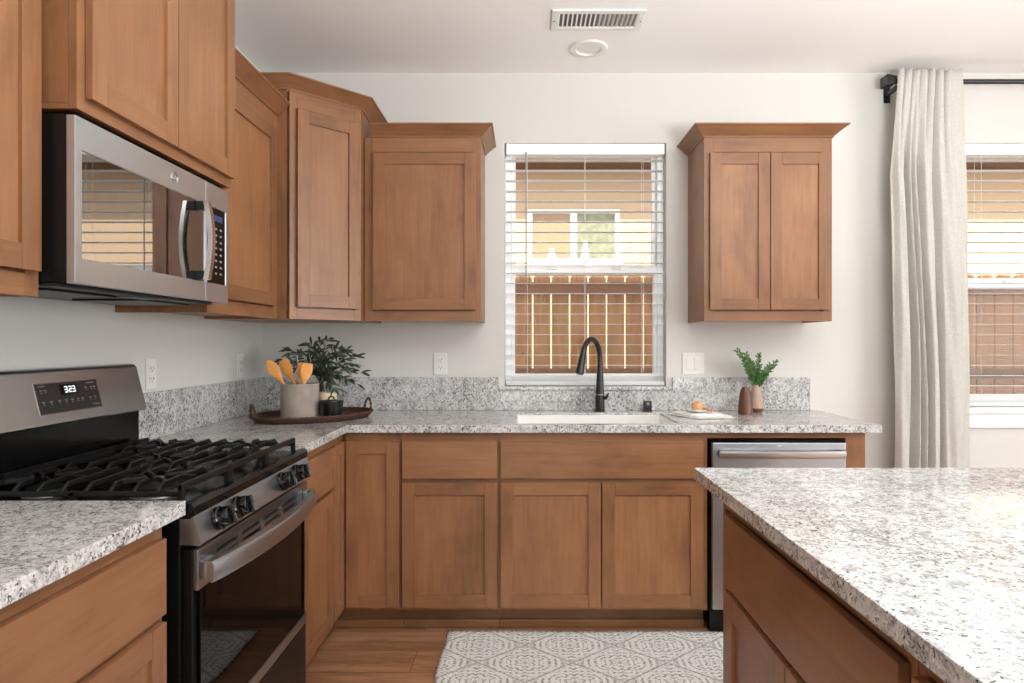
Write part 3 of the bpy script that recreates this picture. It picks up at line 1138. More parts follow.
# knobs
tilt = math.atan2(.019, .065)
for ky in (1.600, 1.705, 2.020, 2.145):
    mb = MB()
    base = Vector((-.757, ky, .860))
    ax = Vector((math.cos(tilt), 0, math.sin(tilt)))
    def kp(rad, h, a):
        u = Vector((0, 1, 0)); v_ = ax.cross(u)
        return tuple(base + ax * h + u * rad * math.cos(a) + v_ * rad * math.sin(a))
    prof = [(.029, .0005), (.029, .008), (.026, .010), (.024, .030), (.021, .034)]
    mb.rings([[kp(rr, hh, 2 * PI * i / 28) for i in range(28)] for rr, hh in prof])
    kb = build(mb, 'knob', BLACK_GLOSS, r)
    mb = MB()
    u = Vector((0, 1, 0)); v_ = ax.cross(u)
    c = [base + ax * h + u * a + v_ * b for h in (.0345, .044) for a, b in ((-.006, -.022), (.006, -.022), (.006, .022), (-.006, .022))]
    mb.hexa([tuple(x) for x in c], 0, .002)
    build(mb, 'grip', BLACK_GLOSS, kb)
    mb = MB()
    c = [base + ax * h + u * a + v_ * b for h in (.0442, .0450) for a, b in ((-.0012, -.020), (.0012, -.020), (.0012, .0), (-.0012, .0))]
    mb.hexa([tuple(x) for x in c])
    build(mb, 'pointer', CHROME, kb)
# oven door
DX = -.765
mb = MB().box(-.7995, DX - .010, Y0 + .012, Y1 - .012, .315, .812, 0, .003)
od = build(mb, 'oven_door', BLACK_SATIN, r)
build(MB().box(DX - .0098, DX, Y0 + .030, Y1 - .030, .352, .712, 0, .002), 'glass', BLACK_GLASS, od)
build(MB().box(DX - .0098, DX + .001, Y0 + .014, Y1 - .014, .316, .350, 0, .003), 'bottom_trim', STEEL_Y, od)
ys = [Y0 + .014]
slots = []
for k in range(4):
    a = Y0 + .105 + k * .148
    slots.append((a, a + .128))
mb = MB()
U = sorted([Y0 + .014, Y1 - .014] + [q for s_ in slots for q in s_])
Vv = [.714, .752, .763, .772, .783, .792, .810]
mb.slab(U, Vv, lambda a, b: not (any(s0 < a < s1 for s0, s1 in slots) and (.752 < b < .763 or .772 < b < .783)),
        DX - .0098, DX + .002, YZ, 0, .0012)
build(mb, 'vent_trim', STEEL_Y, od)
# handle, bowed outward
mb = MB()
rings = []
N = 24
for i in range(N + 1):
    s = i / N
    y = Y0 + .018 + (Y1 - Y0 - .036) * s
    bow = math.sin(PI * s) ** .8 * .040
    xo = -.728 + bow
    zc = .758 + .0
    hh = .027
    rings.append([(xo - .018, y, zc - hh * .8), (xo - .004, y, zc - hh), (xo, y, zc - hh * .7), (xo, y, zc + hh * .5),
                  (xo - .006, y, zc + hh * .85), (xo - .018, y, zc + hh)])
mb.rings(rings)
build(mb, 'handle', STEEL_Y, od)
for y0 in (Y0 + .018, Y1 - .062):
    build(MB().box(DX + .0021, -.744, y0, y0 + .044, .737, .783, 0, .004), 'handle_bracket', STEEL_Y, od)
# lower drawer
dw = build(MB().box(-.7995, DX - .002, Y0 + .012, Y1 - .012, .095, .310, 0, .004), 'storage_drawer', BLACK_SATIN, r)
build(MB().box(-.82, -.80, Y0 + .02, Y1 - .02, .036, .094), 'kick_plate', BLACK_SATIN, r)
# backguard
mb = MB().prism([(XL + .012, .8855), (BX - .0005, .8855), (BX - .0005, 1.058), (XL + .012, 1.058)], Y0 + .01, Y1 - .012, lambda a, b, d: (a, d, b))
build(mb, 'backguard_base', ENAMEL, r)
mb = MB().prism([(XL + .010, 1.060), (-1.335, 1.058), (-1.332, 1.063), (-1.368, 1.206), (-1.376, 1.216), (-1.384, 1.219), (XL + .010, 1.219)],
                Y0, Y1, lambda a, b, d: (a, d, b))
bgd = build(mb, 'backguard', STEEL_Y, r)
lean = math.atan2(.036, .143)
gb = Vector((-1.332 - .036 * .5, 0, 1.063 + .143 * .5))
gup = Vector((-math.sin(lean), 0, math.cos(lean)))
gn = Vector((math.cos(lean), 0, math.sin(lean)))


def guard(y, h, d):                     # point on the leaning face
    p = gb + gup * h + gn * d
    return (p.x, y, p.z)


def gbox(mb, y0, y1, h0, h1, d0, d1, mat=0):
    mb.hexa([guard(y0, h0, d0), guard(y1, h0, d0), guard(y1, h0, d1), guard(y0, h0, d1),
             guard(y0, h1, d0), guard(y1, h1, d0), guard(y1, h1, d1), guard(y0, h1, d1)], mat)


mb = MB(); gbox(mb, 1.790, 2.055, -.046, .046, -.004, .0012)
build(mb, 'bezel', CHROME, bgd)
mb = MB(); gbox(mb, 1.793, 2.049, -.0435, .0435, .0013, .0025)
build(mb, 'touch_panel', plain('charcoal_panel', (38, 38, 39), .2), bgd)
mb = MB(); gbox(mb, 1.885, 1.955, .006, .036, .0026, .0030)
build(mb, 'display', BLACK_GLASS, bgd)
SEG = {'3': 'abgcd', '2': 'abged'}
mb = MB()
def digit(ch, y0, h0, wd=.0115, ht=.019, t=.0028):
    pos = {'a': (0, wd, ht - t, ht), 'g': (0, wd, ht / 2 - t / 2, ht / 2 + t / 2), 'd': (0, wd, 0, t),
           'b': (wd - t, wd, ht / 2, ht), 'c': (wd - t, wd, 0, ht / 2), 'e': (0, t, 0, ht / 2), 'f': (0, t, ht / 2, ht)}
    for s in SEG[ch]:
        a, b, c, d = pos[s]
        gbox(mb, y0 + a, y0 + b, h0 + c, h0 + d, .0031, .0035)
digit('3', 1.903, .0115)
gbox(mb, 1.9165, 1.9188, .0255, .0280, .0031, .0035)
gbox(mb, 1.9165, 1.9188, .0160, .0185, .0031, .0035)
digit('2', 1.9210, .0115)
digit('3', 1.9360, .0115)
build(mb, 'clock_digits', DISPLAY, bgd)
mb = MB()
for (yy, hh) in ((1.805, .022), (1.822, .022), (1.99, .020), (2.015, .020), (2.028, .020), (1.806, -.012), (1.835, -.012), (1.868, -.012),
                 (1.895, -.012), (1.92, -.012), (1.945, -.012), (1.965, -.012), (2.0, -.012), (2.022, -.012)):
    gbox(mb, yy, yy + .010, hh, hh + .003, .0026, .0029)
    gbox(mb, yy + .002, yy + .008, hh - .006, hh - .004, .0026, .0029)
gbox(mb, 1.802, 1.828, .034, .0365, .0026, .0029)
gbox(mb, 2.000, 2.035, .034, .0365, .0026, .0029)
gbox(mb, 2.008, 2.040, -.034, -.0315, .0026, .0029)
build(mb, 'panel_legends', ICON, bgd)

# burners and grates
CT = .9125
xs_b = (-1.205, -.925)
burn = [(xs_b[0], 1.625, .036), (xs_b[1], 1.625, .046), (xs_b[0], 2.155, .036), (xs_b[1], 2.155, .042), (-1.06, 1.89, .046)]
for bx, by, br in burn:
    b_ = build(MB().lathe([(br + .012, 0), (br + .010, .004), (br, .006), (br, .014)], (bx, by, CT), 28), 'burner', GREY_METAL, r)
    build(MB().lathe([(br - .004, .0145), (br + .003, .016), (br + .003, .022), (br - .006, .025)], (bx, by, CT), 28), 'burner_cap', IRON, b_)
GZ = .962
x0g, x1g = -1.318, -.808
w3 = (Y1 - Y0 - .036) / 3
for gi in range(3):
    a = Y0 + .018 + gi * w3 + .001
    b = a + w3 - .002
    mb = MB()
    bw, bh = .010, .013
    # outer frame
    for xx in (x0g, x1g):
        mb.bar((xx, a, GZ), (xx, b, GZ), bw, bh + .004, 0, .002)
    for yy in (a + .005, b - .005):
        mb.bar((x0g, yy, GZ - .018), (x1g, yy, GZ - .018), bw, .012, 0, .002)
    # legs
    for xx in (x0g, x1g, (x0g + x1g) / 2):
        for yy in (a + .006, b - .006):
            mb.box(xx - .006, xx + .006, yy - .006, yy + .006, CT + .0005, GZ - (.017 if xx not in (x0g, x1g) else .003))
    # fingers that run front to back of each grate, bent down at the ends
    nx = 8
    cs = [(-1.06, 1.89)] if gi == 1 else [(xs_b[0], (1.625, 0, 2.155)[gi]), (xs_b[1], (1.625, 0, 2.155)[gi])]
    for k in range(1, nx + 1):
        xx = x0g + (x1g - x0g) * k / (nx + 1)
        near = [c for c in cs if abs(c[0] - xx) < .055]
        segs = [(a + .004, b - .004)]
        if near:
            cy = near[0][1]
            hw = .040 if abs(near[0][0] - xx) < .03 else .026
            segs = [(a + .004, cy - hw), (cy + hw, b - .004)]
        for s0, s1 in segs:
            e0 = s0 + .022 if abs(s0 - a - .004) < 1e-6 else s0
            e1 = s1 - .022 if abs(s1 - b + .004) < 1e-6 else s1
            mb.bar((xx, e0, GZ), (xx, e1, GZ), .008, bh, 0, .0015)
            if e0 != s0:
                mb.bar((xx, s0, GZ - .016), (xx, e0 + .004, GZ), .008, bh, 0, .0015)
            if e1 != s1:
                mb.bar((xx, e1 - .004, GZ), (xx, s1, GZ - .016), .008, bh, 0, .0015)
    # star over each burner
    for cx, cy in cs:
        for q in range(4):
            an = PI / 4 + q * PI / 2
            p0 = (cx + .020 * math.cos(an), cy + .020 * math.sin(an), GZ)
            p1 = (cx + .080 * math.cos(an), cy + .080 * math.sin(an), GZ)
            mb.bar(p0, p1, .008, bh, 0, .0015)
        mb.bar((cx - .100, cy, GZ), (cx - .028, cy, GZ), .008, bh, 0, .0015)
        mb.bar((cx + .028, cy, GZ), (cx + .100, cy, GZ), .008, bh, 0, .0015)
    build(mb, 'grate', IRON, r)

# ------------------------------------------------------------------ dishwasher
r = root('dishwasher', (1.117, 2.86, .001), 'stainless dishwasher with a bar handle right of the sink', 'dishwasher')
DX0, DX1 = .822, 1.412
build(MB().box(DX0, DX1, 2.874, 3.44, .09, .862, 0, .002), 'tub', BLACK_SATIN, r)
dd = build(MB().box(DX0 + .002, DX1 - .001, 2.846, 2.873, .118, .852, 0, .004), 'door', STEEL_X, r)
build(MB().box(DX0 + .004, DX1 - .004, 2.850, 2.8735, .8525, .864), 'control_strip', BLACK_GLOSS, r)
mb = MB()
rings = []
for i in range(17):
    s = i / 16
    xx = DX0 + .022 + (DX1 - DX0 - .044) * s
    yo = 2.812 - .010 * math.sin(PI * s)
    rings.append([(xx, yo, .790), (xx, yo - .010, .795), (xx, yo - .012, .808), (xx, yo - .010, .822), (xx, yo, .826), (xx, yo + .008, .808)])
mb.rings(rings)
build(mb, 'handle', steel_mat('handle_steel', 'x', (214, 213, 210), .3), dd)
for xx in (DX0 + .024, DX1 - .05):
    build(MB().box(xx, xx + .026, 2.815, 2.8455, .795, .821, 0, .003), 'handle_post', DARK_GREY, dd)
build(MB().box(1.108, 1.128, 2.8445, 2.8458, .836, .842), 'badge', WHITE_BADGE, dd)
build(MB().box(DX0 + .004, DX1 - .004, 2.90, 2.93, .001, .089), 'kick_plate', BLACK_SATIN, r)

# ------------------------------------------------------------------ faucet and air switch
fx, fy = .395, 3.415
r = root('faucet', (fx, fy, ZT), 'matte black gooseneck pull-down faucet behind the sink', 'faucet')
mb = MB().lathe([(.027, .0005), (.027, .006), (.0235, .010), (.0235, .085), (.0225, .088), (.0220, .10), (.0175, .19), (.0145, .225)], (fx, fy, ZT), 28)
build(mb, 'body', MATTE_BLACK, r)
d2 = Vector((-.60, -.80)).normalized()
pts = [(fx, fy, ZT + .222), (fx, fy, ZT + .250)]
R = .086
for i in range(0, 15):
    a = PI - i * (PI * .90) / 14
    o = R + R * math.cos(a)
    pts.append((fx + d2.x * o, fy + d2.y * o, ZT + .272 + R * math.sin(a) * 1.25))
build(MB().tube(pts, [.0145] * 2 + [.0135] * 15, 14), 'spout', MATTE_BLACK, r)
e0, e1 = Vector(pts[-2]), Vector(pts[-1])
dirv = (e1 - e0).normalized()
p0 = e1 - dirv * .004
build(MB().tube([p0, p0 + dirv * .015, p0 + dirv * .06, p0 + dirv * .105, p0 + dirv * .112], [.0145, .016, .019, .0215, .018], 16), 'spray_head', MATTE_BLACK, r)
build(MB().lathe([(.0240, .086), (.0246, .088), (.0240, .091)], (fx, fy, ZT), 28), 'ring', BRASS, r)
mb = MB().tube([(fx + .020, fy - .005, ZT + .070), (fx + .034, fy - .012, ZT + .072)], .010, 12)
mb.tube([(fx + .033, fy - .012, ZT + .072), (fx + .036, fy - .035, ZT + .088), (fx + .036, fy - .060, ZT + .098)], [.006, .005, .0045], 10)
build(mb, 'lever', MATTE_BLACK, r)
sx_ = (647.5 - VPX) * 3.415 / F_PX
r = root('air_switch', (sx_, 3.415, ZT), 'small black air switch on the worktop right of the faucet', 'switch')
build(MB().box(sx_ - .026, sx_ + .026, 3.402, 3.428, ZT + .0005, ZT + .006, 0, .002), 'base', MATTE_BLACK, r)
build(MB().box(sx_ - .022, sx_ + .022, 3.405, 3.425, ZT + .0062, ZT + .056, 0, .005), 'body', MATTE_BLACK, r)
build(MB().box(sx_ - .006, sx_ + .008, 3.4035, 3.4048, ZT + .033, ZT + .046), 'mark', ICON, r)

# ------------------------------------------------------------------ outlets and switches
def plate(T, u, v, label, gang=1, kind='outlet'):
    nm = 'outlet' if kind == 'outlet' else 'light_switch'
    wd = .070 if gang == 1 else .116
    r = root(nm, T(u, 0, v), label, 'outlet' if kind == 'outlet' else 'light switch')
    build(MB(T).box(u - wd / 2, u + wd / 2, .0005, .006, v - .0585, v + .0585, 0, .0025), 'cover_plate', WHITE_PLASTIC, r)
    if kind == 'outlet':
        for dv_ in (-.020, .020):
            so = build(MB(T).box(u - .017, u + .017, .0062, .0080, v + dv_ - .0155, v + dv_ + .0155, 0, .003), 'socket', WHITE_PLASTIC, r)
            mb = MB(T)
            mb.box(u - .009, u - .0065, .0081, .0084, v + dv_ - .002, v + dv_ + .008)
            mb.box(u + .0065, u + .009, .0081, .0084, v + dv_ - .002, v + dv_ + .008)
            mb.box(u - .002, u + .002, .0081, .0084, v + dv_ - .011, v + dv_ - .006)
            build(mb, 'slots', SLOT, so)
    else:
        for du in (-.023, .023):
            build(MB(T).box(u + du - .0165, u + du + .0165, .0062, .0095, v - .033, v + .033, 0, .002), 'rocker', WHITE_PLASTIC, r)
    return r


TBW, TLW = map_back(YB), map_left(XL)
plate(TBW, -.455, 1.178, 'white duplex outlet on the back wall left of the window')
plate(TLW, 2.447, 1.174, 'white duplex outlet on the left wall beside the range')
plate(TLW, 3.215, 1.174, 'white duplex outlet on the left wall near the corner, behind the utensil crock')
plate(TBW, .905, 1.178, 'white double rocker switch on the back wall right of the window', 2, 'switch')

# ------------------------------------------------------------------ ceiling fittings
cx0, cx1, cy0, cy1 = .118, .530, 2.815, 3.000
r = root('ceiling_vent', (.324, 2.908, ZC), 'white rectangular ceiling air vent with slanted slats', 'vent')
mb = MB().slab([cx0, cx0 + .030, cx1 - .030, cx1], [cy0, cy0 + .032, cy1 - .032, cy1],
               lambda a, b: not (cx0 + .03 < a < cx1 - .03 and cy0 + .032 < b < cy1 - .032), ZC - .010, ZC - .0005, XYZ, 0, .004)
build(mb, 'frame', WHITE_PLASTIC, r)
build(MB().box(cx0 + .028, cx1 - .028, cy0 + .030, cy1 - .030, ZC - .0018, ZC - .0006), 'backing', plain('vent_dark', (112, 111, 109), .8), r)
mb = MB()
ns = 18
for i in range(ns):
    xx = cx0 + .034 + (cx1 - cx0 - .068) * i / (ns - 1)
    s = -1 if i < 9 else 1
    mb.hexa([(xx - .0015 + s * .004, cy0 + .032, ZC - .009), (xx + .0015 + s * .004, cy0 + .032, ZC - .009),
             (xx + .0015 + s * .004, cy1 - .032, ZC - .009), (xx - .0015 + s * .004, cy1 - .032, ZC - .009),
             (xx - .0015 - s * .002, cy0 + .032, ZC - .002), (xx + .0015 - s * .002, cy0 + .032, ZC - .002),
             (xx + .0015 - s * .002, cy1 - .032, ZC - .002), (xx - .0015 - s * .002, cy1 - .032, ZC - .002)])
build(mb, 'slats', WHITE_PLASTIC, r)
for xx in (cx0 + .012, cx1 - .012):
    build(MB().lathe([(.003, -.0125), (.004, -.0115), (.004, -.0105)], (xx, (cy0 + cy1) / 2, ZC), 12), 'screw', GREY_METAL, r)
r = root('recessed_light', (.313, 3.194, ZC), 'round white recessed ceiling light, switched off, near the vent', 'ceiling light')
build(MB().lathe([(.094, -.0005), (.095, -.004), (.090, -.010), (.070, -.013), (.062, -.010), (.058, -.0020)], (.313, 3.194, ZC), 40, cap0=False, cap1=False), 'trim_ring', WHITE_PLASTIC, r)
build(MB().lathe([(.0575, -.0020), (.050, -.004), (.03, -.0055), (.004, -.006)], (.313, 3.194, ZC), 40), 'lens', WHITE_PLASTIC, r)

# ------------------------------------------------------------------ curtain and rod
RZ, RYY = 2.655, 3.385
r = root('curtain_rod', (2.8, RYY, RZ), 'black curtain rod with square finial above the right window', 'curtain rod')
build(MB().tube([(1.915, RYY, RZ), (3.80, RYY, RZ)], .0125, 14), 'rod', MATTE_BLACK, r)
fxx = 1.899
mb = MB()
q = .036
mb.hexa([(fxx - .026, RYY - q, RZ - q * .8), (fxx + .026, RYY - q, RZ - q * .5), (fxx + .026, RYY + q, RZ - q * .5), (fxx - .026, RYY + q, RZ - q * .8),
         (fxx - .026, RYY - q, RZ + q * .8), (fxx + .026, RYY - q, RZ + q * .5), (fxx + .026, RYY + q, RZ + q * .5), (fxx - .026, RYY + q, RZ + q * .8)], 0, .004)
build(mb, 'finial', MATTE_BLACK, r)
mb = MB().box(1.938, 1.956, RYY - .004, YB - .006, RZ - .040, RZ - .018, 0, .002)
mb.box(1.930, 1.964, YB - .006, YB - .0005, RZ - .075, RZ + .01, 0, .002)
build(mb, 'bracket', MATTE_BLACK, r)

# fold map: (u, depth offset towards the camera)
FOLD = [(0, .00), (.07, .028), (.13, .030), (.17, -.028), (.215, -.030), (.25, .026), (.30, -.022), (.34, .022), (.39, -.030), (.45, .030),
        (.52, .022), (.56, -.018), (.62, .030), (.74, .040), (.86, .018), (.93, .006), (1.0, .004)]


def fold(u):
    for (a, p), (b, q_) in zip(FOLD[:-1], FOLD[1:]):
        if u <= b:
            s = (u - a) / (b - a)
            s = s * s * (3 - 2 * s)
            return p + (q_ - p) * s
    return FOLD[-1][1]


def cur(u, v):
    z = .03 + (2.697 - .03) * v
    Yc = RYY - .022 - .016 * max(0.0, (v - .80) / .20)
    top = max(0.0, (v - .80) / .20)
    xl = 1.905 + .030 * top + .012 * math.sin(v * 5.0)
    xr = 2.292 - .030 * top + .012 * math.sin(v * 3 + 1)
    lean_ = .02 * math.sin(v * 4.2) * math.sin(u * PI)
    x = xl + (xr - xl) * u + lean_ * (1 - top)
    pl = .030 * (abs(math.sin(u * PI * 8.2 + .3 + .5 * (1 - top))) ** .45) - .018 if u < .8 else .0
    amp = .75 + .55 * (1 - v)
    f = fold(min(1, max(0, u + .02 * math.sin(v * 6 + u * 9))))
    d = f * amp * (1 - top ** .7) + (pl + .010) * (top ** .7)
    d += .003 * math.sin(v * 21 + u * 37) * (1 - top)
    zz = z + (.004 * math.sin(u * 40) if v > .99 else 0)
    return (x, Yc - d, zz)


mb = MB().grid(cur, 170, 70)
cu = build(mb, 'curtain', LINEN, None, 'long pale linen curtain gathered at the left of the right window', 'curtain', angle=80)
sm = cu.modifiers.new('thickness', 'SOLIDIFY')
sm.thickness = .004
sm.offset = 0

# ------------------------------------------------------------------ rug
mb = MB()
def rugf(u, v):
    x = -.345 + 1.24 * u
    y = 2.235 + .648 * v
    return (x + .004 * math.sin(v * 9), y + .004 * math.sin(u * 11) + .006 * (1 - u) * (v > .9), .0085 + .0012 * math.sin(u * 13) * math.sin(v * 5))
mb.grid(rugf, 60, 30)
ru = build(mb, 'rug', RUG, None, 'grey and white damask pattern rug on the plank floor', 'rug', base=(0, 2.3, 0))
sm = ru.modifiers.new('thickness', 'SOLIDIFY')
sm.thickness = .0065
sm.offset = -1

# ------------------------------------------------------------------ tray with crock, plant, pot
TC = Vector((-1.005, 3.085))
TA = math.radians(42)
ta, tb = .290, .205
def ell(a, k=1.0):
    x, y = ta * k * math.cos(a), tb * k * math.sin(a)
    return (TC.x + x * math.cos(TA) - y * math.sin(TA), TC.y + x * math.sin(TA) + y * math.cos(TA))
r = root('tray', (TC.x, TC.y, ZT), 'oval dark brown wicker tray in the worktop corner', 'tray')
SEGS = 64
mb = MB()
levels = [(.90, .0008), (.93, .004), (.985, .020), (1.0, .024), (.985, .026), (.955, .020), (.91, .0085)]
mb.rings([[ell(2 * PI * i / SEGS, k) + (ZT + h,) for i in range(SEGS)] for k, h in levels], 0, True, True)
build(mb, 'base', WICKER, r)
mb = MB()
for k in range(2):
    pts = []
    for i in range(SEGS * 2 + 1):
        a = 2 * PI * i / (SEGS * 2)
        ph = a * 34 + k * PI
        e = ell(a, .992 + .010 * math.cos(ph))
        pts.append(e + (ZT + .0265 + .0035 * math.sin(ph),))
    mb.tube(pts, .0042, 6, 0, False)
build(mb, 'woven_rim', WICKER, r)
for sgn in (0, PI):
    mb = MB()
    for k in range(2):
        pts = []
        for i in range(25):
            s = i / 24
            a = sgn + (-.17 + .34 * s)
            e = ell(a, .985 + .012 * math.sin(PI * s))
            ph = s * 26 + k * PI
            pts.append((e[0] + .003 * math.cos(ph), e[1] + .003 * math.cos(ph), ZT + .026 + .056 * math.sin(PI * s) ** .6 + .003 * math.sin(ph)))
        mb.tube(pts, .0036, 6)
    build(mb, 'handle', WICKER, r)
TZ = ZT + .0095

ccx, ccy = -1.055, 3.040
r = root('utensil_crock', (ccx, ccy, TZ), 'grey-beige stoneware crock of kitchen utensils on the tray', 'crock')
R0 = .0860
mb = MB().lathe([(R0 - .006, 0), (R0, .006), (R0 + .001, .08), (R0, .158), (R0 - .003, .162), (R0 - .007, .160), (R0 - .009, .154), (R0 - .010, .012), (.002, .010)], (ccx, ccy, TZ), 48)
build(mb, 'pot', STONEWARE, r)


def utensil(kind, p_in, p_out, label, flip=0.0):
    """handle from inside the crock to the head beyond the rim"""
    a, b = Vector(p_in), Vector(p_out)
    t = (b - a).normalized()
    side = Vector((math.cos(flip), math.sin(flip), 0))
    side = (side - t * side.dot(t)).normalized()
    nn = t.cross(side)
    L = (b - a).length
    mb = MB()
    hw = {'spoon': .026, 'spatula': .027, 'paddle': .022}[kind]
    prof = [(0, .005, .004), (.45, .0055, .004), (.62, .007, .0035), (.72, hw * .62, .003), (.82, hw, .0028), (.92, hw * (.98 if kind != 'spoon' else .85), .0025), (1.0, hw * (.80 if kind != 'spoon' else .35), .002)]
    rings = []
    for s, w_, th in prof:
        c = a + t * L * s
        rings.append([tuple(c + side * w_ * math.cos(2 * PI * k / 12) + nn * th * math.sin(2 * PI * k / 12)) for k in range(12)])
    mb.rings(rings)
    return build(mb, kind if kind != 'paddle' else 'wooden_paddle', BAMBOO, None, label, 'kitchen utensil', 'wooden utensils in the crock', base=p_in)


zi = TZ + .016
utensil('spoon', (ccx + .030, ccy - .030, zi), (ccx - .143, ccy - .02, TZ + .268), 'leftmost wooden spoon leaning out of the crock', 0.2)
utensil('spatula', (ccx + .040, ccy + .010, zi), (ccx - .082, ccy + .0, TZ + .272), 'wooden spatula just right of the leftmost spoon in the crock', -0.1)
utensil('paddle', (ccx - .030, ccy + .030, zi), (ccx + .004, ccy + .02, TZ + .258), 'narrow wooden paddle at the right of the crock', 0.9)
utensil('spatula', (ccx + .005, ccy - .045, zi), (ccx + .040, ccy - .010, TZ + .256), 'rightmost wooden spatula in the crock, below the leaves', 0.5)
mb = MB().tube([(ccx - .004, ccy + .058, zi), (ccx - .038, ccy + .060, TZ + .296)], .0045, 10)
mb.tube([(ccx - .070, ccy + .058, TZ + .298), (ccx - .006, ccy + .060, TZ + .298)], .0042, 10)
build(mb, 'peeler', GREY_METAL, None, 'grey T-shaped metal utensil standing at the back of the crock', 'kitchen utensil', base=(ccx, ccy, zi))

# black lidded pot
px_, py_ = -.905, 3.030
r = root('sugar_pot', (px_, py_, TZ), 'small black lidded pot at the front of the tray', 'pot')
build(MB().lathe([(.040, 0), (.046, .004), (.053, .066), (.054, .074), (.050, .074), (.047, .060), (.041, .008), (.002, .006)], (px_, py_, TZ), 36), 'body', POT_BLACK, r)
build(MB().lathe([(.0545, .0745), (.056, .078), (.054, .083), (.030, .086), (.004, .087)], (px_, py_, TZ), 36), 'lid', POT_BLACK, r)
pts = [(px_ + .013 * math.cos(a), py_, TZ + .088 + .013 * math.sin(a)) for a in [i * PI / 10 for i in range(-1, 12)]]
build(MB().tube(pts, .0036, 8), 'lid_loop', POT_BLACK, r)

# cream candle
cx_, cy_ = -.955, 3.135
r = root('candle', (cx_, cy_, TZ), 'cream pillar candle between the crock and the black pot', 'candle')
build(MB().lathe([(.041, 0), (.043, .003), (.043, .110), (.040, .113), (.012, .110), (.002, .109)], (cx_, cy_, TZ), 32), 'wax', CREAM, r)
build(MB().tube([(cx_, cy_, TZ + .110), (cx_ + .002, cy_, TZ + .122)], .0015, 6), 'wick', SLOT, r)


# olive branches in a glass bottle
def leaf(mb, base, d, up, L, wd, mat=0, droop=.25):
    d = d.normalized()
    s = d.cross(up)
    if s.length < 1e-4:
        s = d.cross(Vector((1, 0, 0)))
    s.normalize()
    n = s.cross(d)
    pr = []
    for t_, wf in ((0, .08), (.2, .6), (.45, 1.0), (.7, .8), (.9, .35), (1.0, .03)):
        c = base + d * L * t_ - Vector((0, 0, 1)) * droop * L * t_ * t_
        pr.append((c - s * wd * wf + n * .18 * wd * wf, c, c + s * wd * wf + n * .18 * wd * wf))
    V = [[mb.v(tuple(p)) for p in row] for row in pr]
    for a, b in zip(V[:-1], V[1:]):
        for i in range(2):
            mb.face([a[i], a[i + 1], b[i + 1], b[i]], mat)


vx, vy = -1.015, 3.225
r = root('olive_branches', (vx, vy, TZ), 'dark green olive branches in a glass bottle behind the crock', 'plant')
mb = MB().lathe([(.030, .0015), (.034, .004), (.034, .08), (.022, .105), (.015, .120), (.015, .140), (.017, .145)], (vx, vy, TZ), 28, cap1=False)
build(mb, 'bottle', VASE_GLASS, r)
mbs, mbl = MB(), MB()
rng = random.Random(21)
ends = [(.18, .02, .29), (.10, -.10, .145), (-.16, .03, .31), (.12, .03, .34), (-.04, .04, .35), (-.20, -.03, .27), (-.15, -.06, .34), (-.07, .02, .40), (.0, -.02, .42), (.045, -.03, .44), (.08, .02, .36), (.13, -.03, .33), (.17, -.02, .25),
        (.22, -.04, .215), (.205, -.06, .16), (.10, -.08, .20), (.04, -.09, .26), (-.05, -.09, .30), (.14, -.06, .28), (-.11, -.04, .24), (.07, -.06, .31), (.0, -.07, .33)]
for ex, ey_, ez_ in ends:
    p0 = Vector((vx + rng.uniform(-.008, .008), vy + rng.uniform(-.008, .008), ZT + .05))
    p1 = Vector((vx + rng.uniform(-.006, .006), vy + rng.uniform(-.006, .006), ZT + .152))
    p2 = Vector((vx + ex * .45, vy + ey_ * .7, ZT + .152 + (ez_ - .152 + .08) * .62))
    ex *= .95
    ez_ = ez_ if ez_ < .30 else .30 + (ez_ - .30) * .55
    p3 = Vector((vx + ex, vy + ey_, ZT + ez_))
    P = []
    for i in range(15):
        s = i / 14
        P.append(((1 - s) ** 3) * p1 + 3 * s * (1 - s) ** 2 * (p1 + Vector((ex * .1, ey_ * .1, .05))) + 3 * s * s * (1 - s) * p2 + s ** 3 * p3)
    mbs.tube([p0] + P, [.0022] * 2 + [.0020 - .0001 * i for i in range(14)], 5)
    for i in range(3, 15):
        t = (P[min(i + 1, 14)] - P[i - 1]).normalized()
        for sg in (0, 1):
            if rng.random() < .38:
                continue
            an = rng.uniform(0, 2 * PI)
            rad = Vector((math.cos(an), math.sin(an) * .8, rng.uniform(-.4, .7)))
            rad = (rad - t * rad.dot(t)).normalized()
            d = (t * rng.uniform(.5, 1.0) + rad * rng.uniform(.5, 1.0))
            L = rng.uniform(.042, .070)
            b0 = P[i] + Vector((0, 0, 0))
            tip = b0 + d.normalized() * L
            if tip.y > YB - .035 or tip.x < XL + .04:
                continue
            leaf(mbl, b0, d, Vector((rng.uniform(-.6, .6), -1, rng.uniform(-.2, .8))), L, rng.uniform(.0050, .0078))
    leaf(mbl, P[-1], P[-1] - P[-2], Vector((0, -1, .3)), .045, .006)
build(mbs, 'stems', OLIVE_STEM, r)
build(mbl, 'leaves', OLIVE, r, recalc=False)

# ------------------------------------------------------------------ right-hand still life
def turned(name, prof, c, mat, label, tilt=0.0, seg=36, extra=None):
    return build(MB().lathe(prof, c, seg, 0, 'z'), name, mat, None, label, 'vase', base=c)


